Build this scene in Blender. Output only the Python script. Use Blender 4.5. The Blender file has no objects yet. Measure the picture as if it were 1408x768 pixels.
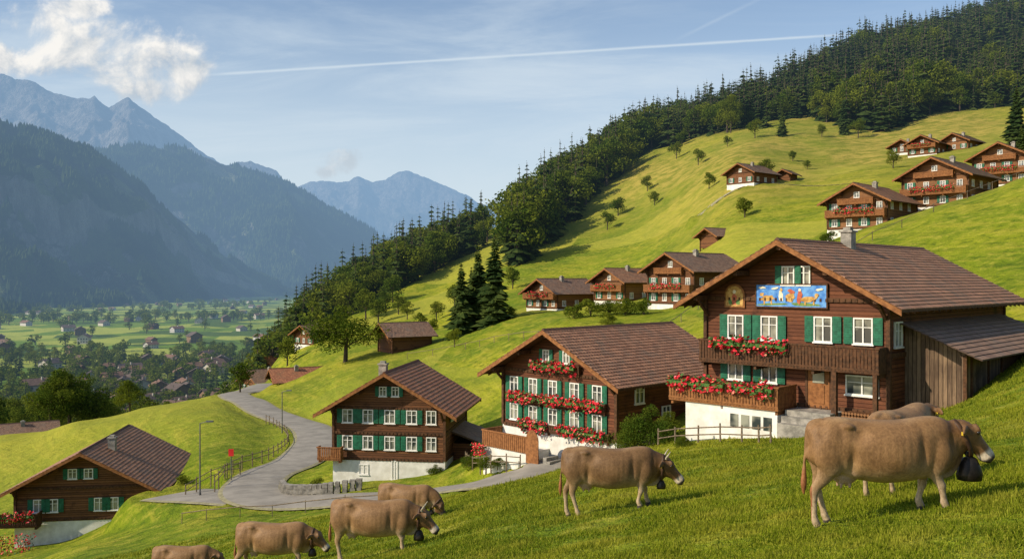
import bpy, bmesh, math, random
import numpy as np
from mathutils import Vector, Matrix, kdtree
random.seed(7); R=np.random.RandomState(7)
FL=1219.0
def U(px): return (px-704)/FL
scene=bpy.context.scene
COL=scene.collection
# ------------------------------------------------------------------ noise
def _h(ix,iy,s):
    n=(ix.astype(np.int64)*374761393+iy.astype(np.int64)*668265263+s*144269504)&0xffffffff
    n=((n^(n>>13))*1274126177)&0xffffffff
    n=n^(n>>16)
    return (n&0xffff)/32767.5-1.0
def vn(x,y,s=0):
    x=np.asarray(x,float);y=np.asarray(y,float)
    ix=np.floor(x);iy=np.floor(y);fx=x-ix;fy=y-iy
    fx=fx*fx*(3-2*fx);fy=fy*fy*(3-2*fy)
    a=_h(ix,iy,s);b=_h(ix+1,iy,s);c=_h(ix,iy+1,s);d=_h(ix+1,iy+1,s)
    return (a*(1-fx)+b*fx)*(1-fy)+(c*(1-fx)+d*fx)*fy
def fbm(x,y,o=4,s=0):
    r=0;a=.5
    for i in range(o):
        r=r+a*vn(x*2**i+i*7.3,y*2**i-i*3.1,s+i);a*=.5
    return r
def ridg(x,y,o=5,s=0):
    r=0;a=.5
    for i in range(o):
        r=r+a*(1-np.abs(vn(x*2**i+i*5.7,y*2**i+i*2.1,s+i))*2);a*=.5
    return r
def sst(a,b,x):
    t=np.clip((x-a)/(b-a),0,1);return t*t*(3-2*t)
# ------------------------------------------------------------------ terrain control points: image pixel columns, each with (assumed distance, pixel row)
cp={
 -300:[(60,850),(130,665),(300,640)],
 -100:[(60,815),(85,745),(110,675),(130,625),(160,625),(220,640),(300,625)],
 0:[(60,790),(85,728),(110,655),(130,605),(160,612),(220,630),(300,615)],
 100:[(45,790),(60,755),(75,742),(85,715),(105,645),(125,585),(150,595),(220,620),(300,607)],
 200:[(45,765),(60,735),(72,705),(85,668),(100,620),(130,562),(150,572),(220,610),(300,602)],
 258:[(31,801),(24,810)],
 300:[(45,745),(60,708),(66,690),(80,640),(100,590),(130,549),(142,543),(160,556),(220,592),(300,590)],
 375:[(24.5,784)],
 400:[(45,725),(62,694),(70,672),(95,608),(115,572),(140,532),(170,507),(210,488),(250,468),(300,474),(400,528)],
 480:[(45,712),(60,690),(75,645),(95,588),(120,530),(150,495),(200,465),(250,435),(290,415),(350,430),(450,470)],
 525:[(20,766)],565:[(31,718)],
 600:[(45,693),(60,672),(75,628),(90,572),(120,505),(150,470),(200,440),(260,395),(300,362),(330,350),(400,368),(500,400),(700,450)],
 690:[(59,632),(65,615)],740:[(56.5,641)],
 700:[(45,664),(54,660),(72,608),(90,532),(120,465),(150,440),(200,405),(260,360),(330,312),(380,306),(500,350),(700,420)],
 770:[(50,645),(58,633),(70,560),(90,490),(120,440),(160,423),(200,395),(260,345),(330,285),(380,270),(500,300),(700,380),(1000,425)],
 880:[(45,622),(60,588),(80,500),(100,452),(130,425),(160,405),(200,365),(260,308),(330,238),(400,208),(500,200),(700,260),(1000,330)],
 950:[(100,430),(130,414),(160,385)],
 1000:[(45,603),(60,540),(80,455),(100,412),(130,388),(160,338),(210,260),(300,200),(350,178),(450,170),(550,172),(700,230),(1000,300)],
 1100:[(45,592),(130,345),(210,250),(280,200),(345,162),(450,122),(550,118),(700,170)],
 1200:[(60,500),(80,400),(100,326),(130,308),(160,274),(200,240),(300,185),(400,120),(500,75),(600,70),(700,110),(1000,220)],
 1300:[(45,550),(60,470),(80,370),(100,286),(135,285),(200,225),(300,165),(400,105),(500,60),(600,42),(700,70)],
 1408:[(30,548),(38,520),(60,430),(80,330),(100,248),(130,250),(150,240),(200,200),(300,150),(400,90),(500,40),(600,10),(700,20),(1000,80)],
 1600:[(35,490),(60,390),(100,190),(200,130),(400,40),(600,-60),(1000,-10)],
}
A=[];G=[]
for px,l in cp.items():
    for d,py in l:
        A.append((U(px)*4,math.log(d)));G.append((-(py-384)/FL*d+1.8)/d)
for px in (-300,0,400,700,1000,1200,1408,1600):
    for d in (5,12,20,30):
        if px<500 and d>12: continue
        A.append((U(px)*4,math.log(d)));G.append(.162*U(px)-.1856)
for px in (-300,-50,150,300,430):
    for d in (400,600,1000,2000): A.append((U(px)*4,math.log(d)));G.append(-58.2/d)
for px in (550,): 
    for d in (800,1100,2000): A.append((U(px)*4,math.log(d)));G.append(-58.2/d)
for px in (750,1000,1300,1600): A.append((U(px)*4,math.log(2000)));G.append(-58.2/2000)
A=np.array(A);G=np.array(G);N=len(A)
def K(r2): return .5*r2*np.log(r2+1e-12)
D2=((A[:,None]-A[None])**2).sum(-1)
S=np.zeros((N+3,N+3));S[:N,:N]=K(D2)+np.eye(N)*2e-3
S[:N,N]=1;S[:N,N+1:]=A;S[N:,:N]=S[:N,N:].T
Wt=np.linalg.solve(S,np.r_[G,0,0,0])
def Hn(x,y):
    x=np.asarray(x,float).ravel();y=np.asarray(y,float).ravel()
    yy=np.maximum(y,5.);u=np.clip(x/yy,-.95,.95)*4;v=np.log(np.minimum(yy,2500))
    g=np.empty_like(x)
    for i in range(0,len(x),20000):
        a=u[i:i+20000];b=v[i:i+20000]
        g[i:i+20000]=K((a[:,None]-A[None,:,0])**2+(b[:,None]-A[None,:,1])**2)@Wt[:N]+Wt[N]+Wt[N+1]*a+Wt[N+2]*b
    z=g*yy-1.8
    pl=-1.8+.162*x-.1856*y
    w=sst(7,15,y);z=pl*(1-w)+z*w
    w=sst(1000,1900,y);z=z*(1-w)-60*w
    z=z+ .12*fbm(x/5,y/5,3,3)*sst(20,60,y)+1.5*fbm(x/30,y/30,3,11)*sst(90,220,y)*(1-sst(900,1500,y)*.7)+.6*fbm(x/11,y/11,2,5)*sst(60,140,y)*(1-sst(500,900,y))
    z=z+.08*fbm(x/1.6,y/1.6,2,8)+.025*vn(x/.35,y/.35,81)*(1-sst(15,40,y))
    return z
def Hs(x,y): return float(Hn([x],[y])[0])
def XY(px,d): return U(px)*d,d
# ------------------------------------------------------------------ roads
def dens(pts,step=.8):
    P=np.array(pts,float);out=[]
    n=len(P)
    for i in range(n-1):
        p0=P[max(i-1,0)];p1=P[i];p2=P[i+1];p3=P[min(i+2,n-1)]
        k=max(2,int(np.linalg.norm(p2-p1)/step))
        for j in range(k):
            t=j/k
            out.append(.5*((2*p1)+(-p0+p2)*t+(2*p0-5*p1+4*p2-p3)*t*t+(-p0+3*p1-3*p2+p3)*t**3))
    out.append(P[-1]);return np.array(out)
road_defs=[('road',[XY(790,56),XY(735,54.3),XY(660,55),XY(580,58),XY(480,61.2),XY(380,64),XY(345,69),XY(365,77),XY(412,84),XY(436,93),XY(424,103),XY(385,114),XY(345,126),XY(322,138),XY(330,150),XY(352,160),XY(368,185)],2.1),
 ('road_spur',[XY(375,66),XY(330,67.5),XY(285,70),XY(240,74)],2.6),
 ('farm_track',[XY(960,206),XY(1040,208),XY(1110,203),XY(1180,190)],.8)]
roads=[]
for nm,p,hw in road_defs:
    q=dens(p);z=Hn(q[:,0],q[:,1])
    k=np.ones(9)/9;zp=np.r_[[z[0]]*4,z,[z[-1]]*4];z=np.convolve(zp,k,'valid')
    roads.append((nm,q,z,hw))
KD=kdtree.KDTree(sum(len(r[1]) for r in roads));info=[];i=0
for nm,q,z,hw in roads:
    for a,b in zip(q,z): KD.insert((a[0],a[1],0),i);info.append((b,hw));i+=1
KD.balance()
# ------------------------------------------------------------------ node helpers
def newmat(name):
    m=bpy.data.materials.new(name);m.use_nodes=True;nt=m.node_tree;nt.nodes.clear();return m,nt
class NT:
    def __init__(s,nt): s.nt=nt
    def n(s,t,**k):
        x=s.nt.nodes.new(t)
        for a,b in k.items(): setattr(x,a,b)
        return x
    def l(s,a,b): s.nt.links.new(a,b)
    def m(s,op,a,b=0.,clamp=False):
        x=s.n('ShaderNodeMath',operation=op,use_clamp=clamp)
        for i,v in enumerate((a,b)):
            if hasattr(v,'links') or hasattr(v,'is_linked'): s.l(v,x.inputs[i])
            else: x.inputs[i].default_value=v
        return x.outputs[0]
    def mix(s,f,a,b):
        x=s.n('ShaderNodeMix',data_type='RGBA')
        for i,v in ((0,f),(6,a),(7,b)):
            if hasattr(v,'is_linked'): s.l(v,x.inputs[i])
            elif i==0: x.inputs[0].default_value=v
            else: x.inputs[i].default_value=(*v[:3],1)
        return x.outputs[2]
    def noise(s,vec,scale,det=3,rough=.55,dist=0):
        x=s.n('ShaderNodeTexNoise');x.inputs['Scale'].default_value=scale;x.inputs['Detail'].default_value=det
        x.inputs['Roughness'].default_value=rough;x.inputs['Distortion'].default_value=dist
        if vec is not None: s.l(vec,x.inputs['Vector'])
        return x.outputs[0]
    def step(s,x,a,b):
        r=s.n('ShaderNodeMapRange',interpolation_type='SMOOTHSTEP')
        s.l(x,r.inputs[0]);r.inputs[1].default_value=a;r.inputs[2].default_value=b
        return r.outputs[0]
    def vm(s,op,a,b=None):
        x=s.n('ShaderNodeVectorMath',operation=op)
        s.l(a,x.inputs[0])
        if b is not None:
            if hasattr(b,'is_linked'): s.l(b,x.inputs[1])
            else: x.inputs[1].default_value=b
        return x
    def mapp(s,vec,sc):
        mp=s.n('ShaderNodeMapping');s.l(vec,mp.inputs[0]);mp.inputs['Scale'].default_value=sc;return mp.outputs[0]
HAZE_GLOW=(.28,.45,.66);HL=6800.
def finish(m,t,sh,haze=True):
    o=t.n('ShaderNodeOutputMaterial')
    if haze:  # aerial haze painted into the surface as bluish emission, growing with distance from origin
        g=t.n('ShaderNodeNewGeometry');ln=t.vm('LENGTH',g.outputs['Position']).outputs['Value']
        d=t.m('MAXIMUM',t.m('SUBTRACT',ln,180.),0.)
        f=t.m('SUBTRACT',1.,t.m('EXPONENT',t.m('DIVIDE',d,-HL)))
        e=t.n('ShaderNodeEmission');e.inputs[0].default_value=(*HAZE_GLOW,1)
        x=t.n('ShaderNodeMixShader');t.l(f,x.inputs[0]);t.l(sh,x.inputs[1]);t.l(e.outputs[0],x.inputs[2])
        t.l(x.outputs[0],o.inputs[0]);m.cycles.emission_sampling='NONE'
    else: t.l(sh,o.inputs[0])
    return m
def bsdf(t,col,rough=.8,bump=None,bs=.3,bd=.05,spec=.3,metal=0):
    b=t.n('ShaderNodeBsdfPrincipled')
    if hasattr(col,'is_linked'): t.l(col,b.inputs['Base Color'])
    else: b.inputs['Base Color'].default_value=(*col,1)
    b.inputs['Roughness'].default_value=rough;b.inputs['Specular IOR Level'].default_value=spec;b.inputs['Metallic'].default_value=metal
    if bump is not None:
        u=t.n('ShaderNodeBump');u.inputs['Strength'].default_value=bs;u.inputs['Distance'].default_value=bd
        t.l(bump,u.inputs['Height']);t.l(u.outputs[0],b.inputs['Normal'])
    return b.outputs[0]
def simple(name,c1,c2,scale=3,rough=.8,haze=False,bs=.3,bd=.02,spec=.3,metal=0,det=4):
    m,nt=newmat(name);t=NT(nt);tc=t.n('ShaderNodeTexCoord').outputs['Object']
    n=t.noise(tc,scale,det,.6);c=t.mix(t.step(n,.3,.7),c1,c2)
    return finish(m,t,bsdf(t,c,rough,n,bs,bd,spec,metal),haze)
def plank(name,c1,c2,axis='Z',w=.19,haze=False):
    m,nt=newmat(name);t=NT(nt);tc=t.n('ShaderNodeTexCoord').outputs['Object']
    sp=t.n('ShaderNodeSeparateXYZ');t.l(tc,sp.inputs[0])
    if axis=='Z': q=t.m('DIVIDE',sp.outputs[2],w)
    else: q=t.m('DIVIDE',t.m('ADD',sp.outputs[0],sp.outputs[1]),w)
    fr=t.m('FRACT',q);gap=t.m('MINIMUM',fr,t.m('SUBTRACT',1.,fr));gap=t.step(gap,.0,.1)
    wn=t.n('ShaderNodeTexWhiteNoise',noise_dimensions='1D');t.l(t.m('FLOOR',q),wn.inputs['W'])
    n=t.noise(t.mapp(tc,(1.2,1.2,14) if axis=='Z' else (9,9,.8)),2.2,5,.65);n2=t.noise(tc,.7,4,.6)
    f=t.m('ADD',t.m('MULTIPLY',n,.5),t.m('ADD',t.m('MULTIPLY',wn.outputs[0],.25),t.m('MULTIPLY',n2,.45)))
    c=t.mix(t.step(f,.35,.85),c1,c2);c=t.mix(t.step(n2,.52,.75),c,tuple(v*.4 for v in c1));c=t.mix(gap,tuple(v*.35 for v in c1),c)
    h=t.m('ADD',gap,t.m('MULTIPLY',n,.4))
    return finish(m,t,bsdf(t,c,.75,h,.8,.04),haze)
# materials
def roofmat(name,c1,c2,c3):
    m,nt=newmat(name);t=NT(nt);uv=t.n('ShaderNodeUVMap').outputs[0]
    sp=t.n('ShaderNodeSeparateXYZ');t.l(uv,sp.inputs[0])
    row=t.m('FLOOR',t.m('DIVIDE',sp.outputs[1],.33))
    cx=t.m('ADD',t.m('DIVIDE',sp.outputs[0],.26),t.m('MULTIPLY',t.m('FRACT',t.m('MULTIPLY',row,.5)),1.))
    cb=t.n('ShaderNodeCombineXYZ');t.l(t.m('FLOOR',cx),cb.inputs[0]);t.l(row,cb.inputs[1])
    wn=t.n('ShaderNodeTexWhiteNoise',noise_dimensions='3D');t.l(cb.outputs[0],wn.inputs['Vector'])
    fr=t.m('FRACT',cx);g=t.m('MINIMUM',fr,t.m('SUBTRACT',1.,fr));prof=t.step(g,0,.35)
    tc=t.n('ShaderNodeTexCoord').outputs['Object'];n=t.noise(tc,.8,5,.7)
    c=t.mix(wn.outputs[0],c1,c2);c=t.mix(t.step(n,.45,.72),c,c3)
    c=t.mix(t.step(g,0.,.1),tuple(v*.4 for v in c1),c)
    return finish(m,t,bsdf(t,c,.75,prof,.8,.05,.5),False)
roof_a=roofmat('roof_tiles',(.25,.115,.06),(.46,.225,.12),(.22,.14,.09))
roof_r=roofmat('roof_tiles_red',(.32,.115,.055),(.50,.21,.10),(.26,.14,.075))
roof_b=roofmat('roof_tiles_dark',(.18,.10,.065),(.34,.20,.125),(.24,.17,.125))
wood=plank('timber',(.085,.033,.013),(.22,.092,.036))
wood_red=plank('timber_red',(.080,.025,.011),(.19,.066,.027))
wood_l=plank('timber_light',(.14,.062,.025),(.32,.15,.06))
barnw=plank('barn_boards',(.07,.042,.026),(.28,.185,.11),'X',.2)
beam=simple('beam_wood',(.045,.022,.010),(.12,.052,.022),6)
beam_o=simple('balcony_wood',(.16,.062,.02),(.31,.13,.043),5)
plaster=simple('white_plaster',(.60,.58,.52),(.80,.78,.73),1.2,.9,bs=.1)
framew=simple('window_frame_paint',(.68,.67,.62),(.78,.77,.73),4,.5,bs=.02)
m,nt=newmat('window_glass');t=NT(nt);tc=t.n('ShaderNodeTexCoord').outputs['Object']
glass=finish(m,t,bsdf(t,t.mix(t.step(t.noise(tc,.9,2),.4,.62),(.03,.04,.045),(.30,.30,.24)),.12,spec=.8),False)
green=simple('shutter_green',(.010,.085,.045),(.02,.16,.085),5,.55)
red_f=simple('geranium_red',(.6,.012,.02),(.85,.05,.08),9,.6)
pink_f=simple('flower_pink',(.75,.12,.22),(.85,.35,.12),9,.6)
leaf_g=simple('planter_leaf',(.03,.09,.015),(.08,.17,.03),9,.7)
stone=simple('stone',(.16,.15,.13),(.38,.35,.3),2.5,.9,bs=.8,bd=.06)
metal=simple('grey_metal',(.12,.12,.12),(.2,.2,.2),3,.5,metal=.6)
oldwood=simple('weathered_wood',(.10,.075,.05),(.24,.18,.12),8,.85)
# asphalt
m,nt=newmat('asphalt');t=NT(nt);tc=t.n('ShaderNodeTexCoord').outputs['Object']
n=t.noise(tc,.6,5,.6);n2=t.noise(tc,14,3)
c=t.mix(t.step(n,.3,.7),(.23,.21,.18),(.34,.31,.265));c=t.mix(t.m('MULTIPLY',n2,.3),c,(.14,.13,.11))
asphalt=finish(m,t,bsdf(t,c,.9,n2,.2,.01),False)
kerbm=simple('gravel_verge',(.2,.18,.10),(.34,.31,.18),3,.95)
# terrain
def grasscol(t,P):
    n0=t.noise(P,.018,4,.6);n1=t.noise(P,.11,4,.6);n2=t.noise(P,.9,4,.7);n3=t.noise(P,7.,3,.7)
    c=t.mix(t.step(n0,.38,.62),(.165,.220,.010),(.31,.310,.018))
    c=t.mix(t.m('MULTIPLY',t.step(n1,.40,.62),.8),c,(.105,.165,.009))
    pth=t.noise(t.mapp(P,(.09,.09,1.25)),1.,3,.6)
    c=t.mix(t.m('MULTIPLY',t.step(pth,.52,.62),.45),c,(.36,.32,.035))
    c=t.mix(t.m('MULTIPLY',t.step(pth,.42,.34),.5),c,(.075,.12,.008))
    c=t.mix(t.m('MULTIPLY',t.step(n2,.47,.70),.65),c,(.40,.36,.05))
    c=t.mix(t.m('MULTIPLY',t.step(n2,.47,.30),.7),c,(.055,.10,.007))
    c=t.mix(t.m('MULTIPLY',t.step(n3,.5,.8),.6),c,(.05,.085,.008))
    return c,n2,n3,pth
m,nt=newmat('meadow');t=NT(nt);P=t.n('ShaderNodeNewGeometry').outputs['Position']
c,n2,n3,pth=grasscol(t,P)
vo=t.n('ShaderNodeTexVoronoi');vo.inputs['Scale'].default_value=.019;t.l(t.vm('ADD',P,t.vm('SCALE',t.n('ShaderNodeTexNoise').outputs[1]).outputs[0]).outputs[0],vo.inputs['Vector'])
wv=t.n('ShaderNodeSeparateColor');t.l(vo.outputs['Color'],wv.inputs[0])
sx_=t.n('ShaderNodeSeparateXYZ');t.l(P,sx_.inputs[0])
far=t.step(sx_.outputs[1],75.,130.)
c=t.mix(t.m('MULTIPLY',t.m('MULTIPLY',t.step(wv.outputs[0],.45,.75),far),.5),c,(.38,.36,.05))
c=t.mix(t.m('MULTIPLY',t.m('MULTIPLY',t.step(wv.outputs[1],.6,.8),far),.45),c,(.10,.165,.010))
at=t.n('ShaderNodeVertexColor');at.layer_name='zone';sp=t.n('ShaderNodeSeparateColor');t.l(at.outputs[0],sp.inputs[0])
dry=t.mix(t.step(t.noise(P,.25,5,.7),.38,.62),(.40,.31,.065),(.18,.19,.022))
c=t.mix(sp.outputs[0],c,dry);c=t.mix(sp.outputs[1],c,(.025,.04,.012))
val=t.mix(t.step(wv.outputs[0],.3,.7),(.12,.20,.02),(.32,.36,.06));val=t.mix(t.step(wv.outputs[2],.7,.75),val,(.07,.12,.02))
c=t.mix(sp.outputs[2],c,val)
h=t.m('ADD',t.m('ADD',t.m('MULTIPLY',n2,.7),t.m('MULTIPLY',n3,.25)),t.m('MULTIPLY',pth,.8))
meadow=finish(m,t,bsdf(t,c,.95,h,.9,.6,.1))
# grass blades
m,nt=newmat('grass_blades');t=NT(nt);P=t.n('ShaderNodeNewGeometry').outputs['Position']
c,n2,n3,pth=grasscol(t,P);c=t.mix(t.step(t.noise(P,40,1),.45,.7),c,(.40,.39,.05))
d=t.n('ShaderNodeBsdfDiffuse');t.l(c,d.inputs[0]);tr=t.n('ShaderNodeBsdfTranslucent');t.l(c,tr.inputs[0])
mx=t.n('ShaderNodeMixShader');mx.inputs[0].default_value=.4;t.l(d.outputs[0],mx.inputs[1]);t.l(tr.outputs[0],mx.inputs[2])
blades=finish(m,t,mx.outputs[0],False)
def leafmat(name,c1,c2,sc=.12,tl=.25):
    m,nt=newmat(name);t=NT(nt);P=t.n('ShaderNodeNewGeometry').outputs['Position']
    n=t.noise(P,sc,2);nn=t.noise(P,1.7 if sc>.05 else .05,2);f=t.m('ADD',t.m('MULTIPLY',n,.6),t.m('MULTIPLY',nn,.4))
    c=t.mix(t.step(f,.38,.62),c1,c2)
    d=t.n('ShaderNodeBsdfDiffuse');t.l(c,d.inputs[0]);tr=t.n('ShaderNodeBsdfTranslucent');t.l(c,tr.inputs[0])
    mx=t.n('ShaderNodeMixShader');mx.inputs[0].default_value=tl;t.l(d.outputs[0],mx.inputs[1]);t.l(tr.outputs[0],mx.inputs[2])
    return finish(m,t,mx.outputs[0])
needle=leafmat('needles',(.022,.042,.013),(.070,.095,.022),.12,.15)
leafm=leafmat('leaves',(.055,.095,.012),(.18,.205,.022),.1,.35)
farneedle=leafmat('far_needles',(.009,.024,.012),(.050,.070,.020),.008,.0)
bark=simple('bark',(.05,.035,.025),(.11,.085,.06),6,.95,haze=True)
# ------------------------------------------------------------------ mesh helpers
def tri_mesh(name,V,T,MI,mats,link=True,smooth=False):
    V=np.asarray(V,np.float32);T=np.asarray(T,np.int32)
    me=bpy.data.meshes.new(name);me.vertices.add(len(V));me.vertices.foreach_set('co',V.ravel())
    k=T.shape[1];me.loops.add(T.size);me.loops.foreach_set('vertex_index',T.ravel())
    me.polygons.add(len(T));me.polygons.foreach_set('loop_start',np.arange(0,T.size,k,dtype=np.int32))
    try: me.polygons.foreach_set('loop_total',np.full(len(T),k,dtype=np.int32))
    except Exception: pass
    for m in mats: me.materials.append(m)
    if MI is not None: me.polygons.foreach_set('material_index',np.asarray(MI,np.int32))
    me.polygons.foreach_set('use_smooth',np.full(len(T),smooth))
    me.update(calc_edges=True)
    if not link: return me
    o=bpy.data.objects.new(name,me);COL.objects.link(o);return o
class M:
    def __init__(s): s.v=[];s.f=[];s.m=[];s.uv={}
    def add(s,vs,fs,mi=0,uvs=None):
        b=len(s.v);s.v+=[tuple(v) for v in vs]
        for i,f in enumerate(fs):
            if uvs: s.uv[len(s.f)]=uvs[i]
            s.f.append(tuple(b+k for k in f));s.m.append(mi)
    def box(s,x0,x1,y0,y1,z0,z1,mi=0):
        x0,x1=min(x0,x1),max(x0,x1);y0,y1=min(y0,y1),max(y0,y1);z0,z1=min(z0,z1),max(z0,z1)
        s.add([(x0,y0,z0),(x1,y0,z0),(x1,y1,z0),(x0,y1,z0),(x0,y0,z1),(x1,y0,z1),(x1,y1,z1),(x0,y1,z1)],
              [(0,3,2,1),(4,5,6,7),(0,1,5,4),(1,2,6,5),(2,3,7,6),(3,0,4,7)],mi)
    def cyl(s,p0,p1,r0,r1,n=8,mi=0):
        p0=Vector(p0);p1=Vector(p1);d=(p1-p0).normalized();a=d.orthogonal().normalized();b=d.cross(a)
        vs=[]
        for p,r in ((p0,r0),(p1,r1)):
            for i in range(n):
                w=2*math.pi*i/n;vs.append(p+a*math.cos(w)*r+b*math.sin(w)*r)
        fs=[(i,(i+1)%n,n+(i+1)%n,n+i) for i in range(n)]+[tuple(range(n-1,-1,-1)),tuple(range(n,2*n))]
        s.add(vs,fs,mi)
    def sph(s,c,r,n=10,mi=0,sc=(1,1,1)):
        vs=[];fs=[];mm=n//2
        for j in range(mm+1):
            p=math.pi*j/mm
            for i in range(n):
                w=2*math.pi*i/n;vs.append((c[0]+r*sc[0]*math.sin(p)*math.cos(w),c[1]+r*sc[1]*math.sin(p)*math.sin(w),c[2]+r*sc[2]*math.cos(p)))
        for j in range(mm):
            for i in range(n): fs.append((j*n+i,(j+1)*n+i,(j+1)*n+(i+1)%n,j*n+(i+1)%n))
        s.add(vs,fs,mi)
    def flowers(s,n,x0,x1,y0,y1,z0,z1,mi=(0,1,2),sz=.1):
        for _ in range(n):
            c=Vector((random.uniform(x0,x1),random.uniform(y0,y1),random.uniform(z0,z1)))
            q=sz*random.uniform(.6,1.3);a=Vector([random.gauss(0,1) for _ in range(3)]).normalized();b=a.orthogonal().normalized()*q*.5;a=a*q*.5
            r=random.random();mm=mi[0] if r<.52 else (mi[2] if r<.60 else mi[1])
            s.add([c-a-b,c+a-b,c+a+b,c-a+b],[(0,1,2,3)],mm)
    def obj(s,name,mats,parent=None,smooth=False,link=True):
        me=bpy.data.meshes.new(name);me.from_pydata(s.v,[],s.f)
        for m in mats: me.materials.append(m)
        me.polygons.foreach_set('material_index',s.m)
        if s.uv:
            l=me.uv_layers.new(name='UVMap')
            for fi,u in s.uv.items():
                p=me.polygons[fi]
                for k,li in enumerate(p.loop_indices): l.data[li].uv=u[k]
        if smooth: me.polygons.foreach_set('use_smooth',[True]*len(s.f))
        me.update()
        if not link: return me
        o=bpy.data.objects.new(name,me);COL.objects.link(o)
        if parent: o.parent=parent
        return o
def empty(name,loc,rz=0):
    e=bpy.data.objects.new(name,None);COL.objects.link(e);e.location=loc;e.rotation_euler=(0,0,rz);e.empty_display_size=.5;return e
# ------------------------------------------------------------------ terrain mesh
rows=np.r_[np.exp(np.linspace(math.log(4),math.log(260),520)),np.exp(np.linspace(math.log(260),math.log(14000),230))[1:]]
cols=np.linspace(-1.05,1.05,640)
YY,UU=np.meshgrid(rows,cols,indexing='ij')
X=(UU*YY).ravel();Y=(YY-15).ravel()
Z=Hn(X,Y)
mk=np.where((Y>48)&(Y<215)&(X>-70)&(X<110))[0]
for i in mk:
    co,idx,ds=KD.find((X[i],Y[i],0))
    zr,hw=info[idx]
    if ds<hw+3:
        w=float(1-sst(hw+.7,hw+3,ds));Z[i]=Z[i]*(1-w)+(zr-.10)*w
nr,nc=len(rows),len(cols)
I=np.arange(nr*nc).reshape(nr,nc)
Q=np.stack([I[:-1,:-1],I[:-1,1:],I[1:,1:],I[1:,:-1]],-1).reshape(-1,4)
ter=tri_mesh('ground_terrain',np.stack([X,Y,Z],-1),Q,None,[meadow],smooth=True)
pxs=X/np.maximum(Y,1)*FL+704
fd=np.interp(pxs,[860,900,1000,1100,1200,1300,1408,1600],[430,385,335,350,312,318,310,300])
forest=sst(-6,14,Y-fd)*sst(860,890,pxs)*(1-sst(900,1200,Y))
dry=sst(0,40,Z+14*fbm(X/30,Y/30,3,21))*(.45+.5*sst(-.2,.3,fbm(X/14,Y/40,3,31)))*(Y<900)
valz=sst(-38,-50,Z)*(Y>150)
ca=ter.data.color_attributes.new('zone','FLOAT_COLOR','POINT')
ca.data.foreach_set('color',np.stack([dry,forest,valz,np.ones_like(X)],-1).astype(np.float32).ravel())
# roads ribbons with verge
for nm,q,z,hw in roads:
    tg=np.gradient(q,axis=0);tg/=np.linalg.norm(tg,axis=1)[:,None];nrm=np.stack([-tg[:,1],tg[:,0]],-1)
    vs=[];n=len(q);offs=[-hw-.35,-hw,-hw*.4,hw*.4,hw,hw+.35];dz=[-.05,.02,.05,.05,.02,-.05]
    for k in range(n):
        for o,dd in zip(offs,dz): vs.append((q[k,0]+nrm[k,0]*o,q[k,1]+nrm[k,1]*o,z[k]+dd+.03))
    F=[];mi=[]
    for k in range(n-1):
        for j in range(5): F.append((k*6+j,(k+1)*6+j,(k+1)*6+j+1,k*6+j+1));mi.append(1 if j in(0,4) else 0)
    tri_mesh(nm,vs,F,mi,[asphalt if hw>1.5 else kerbm,kerbm],smooth=True)
# ------------------------------------------------------------------ grass blades foreground
n=480000
gy=np.exp(R.uniform(math.log(6.5),math.log(50),n));gu=R.uniform(-.72,.72,n);gx=gu*gy
gz=Hn(gx,gy)
cl=fbm(gx*1.1,gy*1.1,3,77)*.9+.5
keep=(gz/gy>-.36)&(R.rand(n)<.35+1.1*cl)
gx,gy,gz,cl=gx[keep],gy[keep],gz[keep],np.clip(cl[keep],0,1.2);n=len(gx)
tall=1+1.1*(R.rand(n)<.02)
hh=(R.uniform(.025,.07,n)*(.4+1.2*cl))*(1+gy/60)*tall;ww=.005*(1+gy/9)
an=R.uniform(0,2*math.pi,n);lean=R.uniform(0,1.,n)*hh;la=R.uniform(0,2*math.pi,n)
V=np.empty((n,3,3));V[:,0]=np.stack([gx-np.cos(an)*ww,gy-np.sin(an)*ww,gz-.01],-1);V[:,1]=np.stack([gx+np.cos(an)*ww,gy+np.sin(an)*ww,gz-.01],-1)
V[:,2]=np.stack([gx+np.cos(la)*lean,gy+np.sin(la)*lean,gz+hh],-1)
tri_mesh('meadow_grass',V.reshape(-1,3),np.arange(n*3).reshape(-1,3),None,[blades])
# ------------------------------------------------------------------ mountains
def mountmat(name,forest,mead,rock,hr0,hr1,fs):
    m,nt=newmat(name);t=NT(nt);g=t.n('ShaderNodeNewGeometry');P=g.outputs['Position']
    sp=t.n('ShaderNodeSeparateXYZ');t.l(P,sp.inputs[0]);sn=t.n('ShaderNodeSeparateXYZ');t.l(g.outputs['True Normal'],sn.inputs[0])
    vo=t.n('ShaderNodeTexVoronoi');vo.inputs['Scale'].default_value=fs;t.l(P,vo.inputs['Vector'])
    n1=t.noise(P,.0035,6,.65);n2=t.noise(t.mapp(P,(1,1,.35)),.02,5,.7)
    fc=t.mix(t.step(vo.outputs['Distance'],.1,.8),tuple(v*1.5 for v in forest),tuple(v*.5 for v in forest))
    c=t.mix(t.step(t.m('ADD',n1,t.m('MULTIPLY',n2,.25)),.62,.68),fc,mead)
    hz=t.m('ADD',sp.outputs[2],t.m('MULTIPLY',t.m('SUBTRACT',n1,.5),(hr1-hr0)*2.2))
    c=t.mix(t.step(hz,hr0,hr1),c,t.mix(t.step(n2,.4,.62),rock,tuple(v*.45 for v in rock)))
    st=t.step(sn.outputs[2],.62,.42);c=t.mix(t.m('MULTIPLY',st,.8),c,t.mix(t.step(n2,.4,.6),rock,tuple(v*.4 for v in rock)))
    h=t.m('ADD',t.m('MULTIPLY',vo.outputs['Distance'],-8.),t.m('MULTIPLY',n2,60.))
    return finish(m,t,bsdf(t,c,.95,h,1.,1.,.1))
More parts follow.
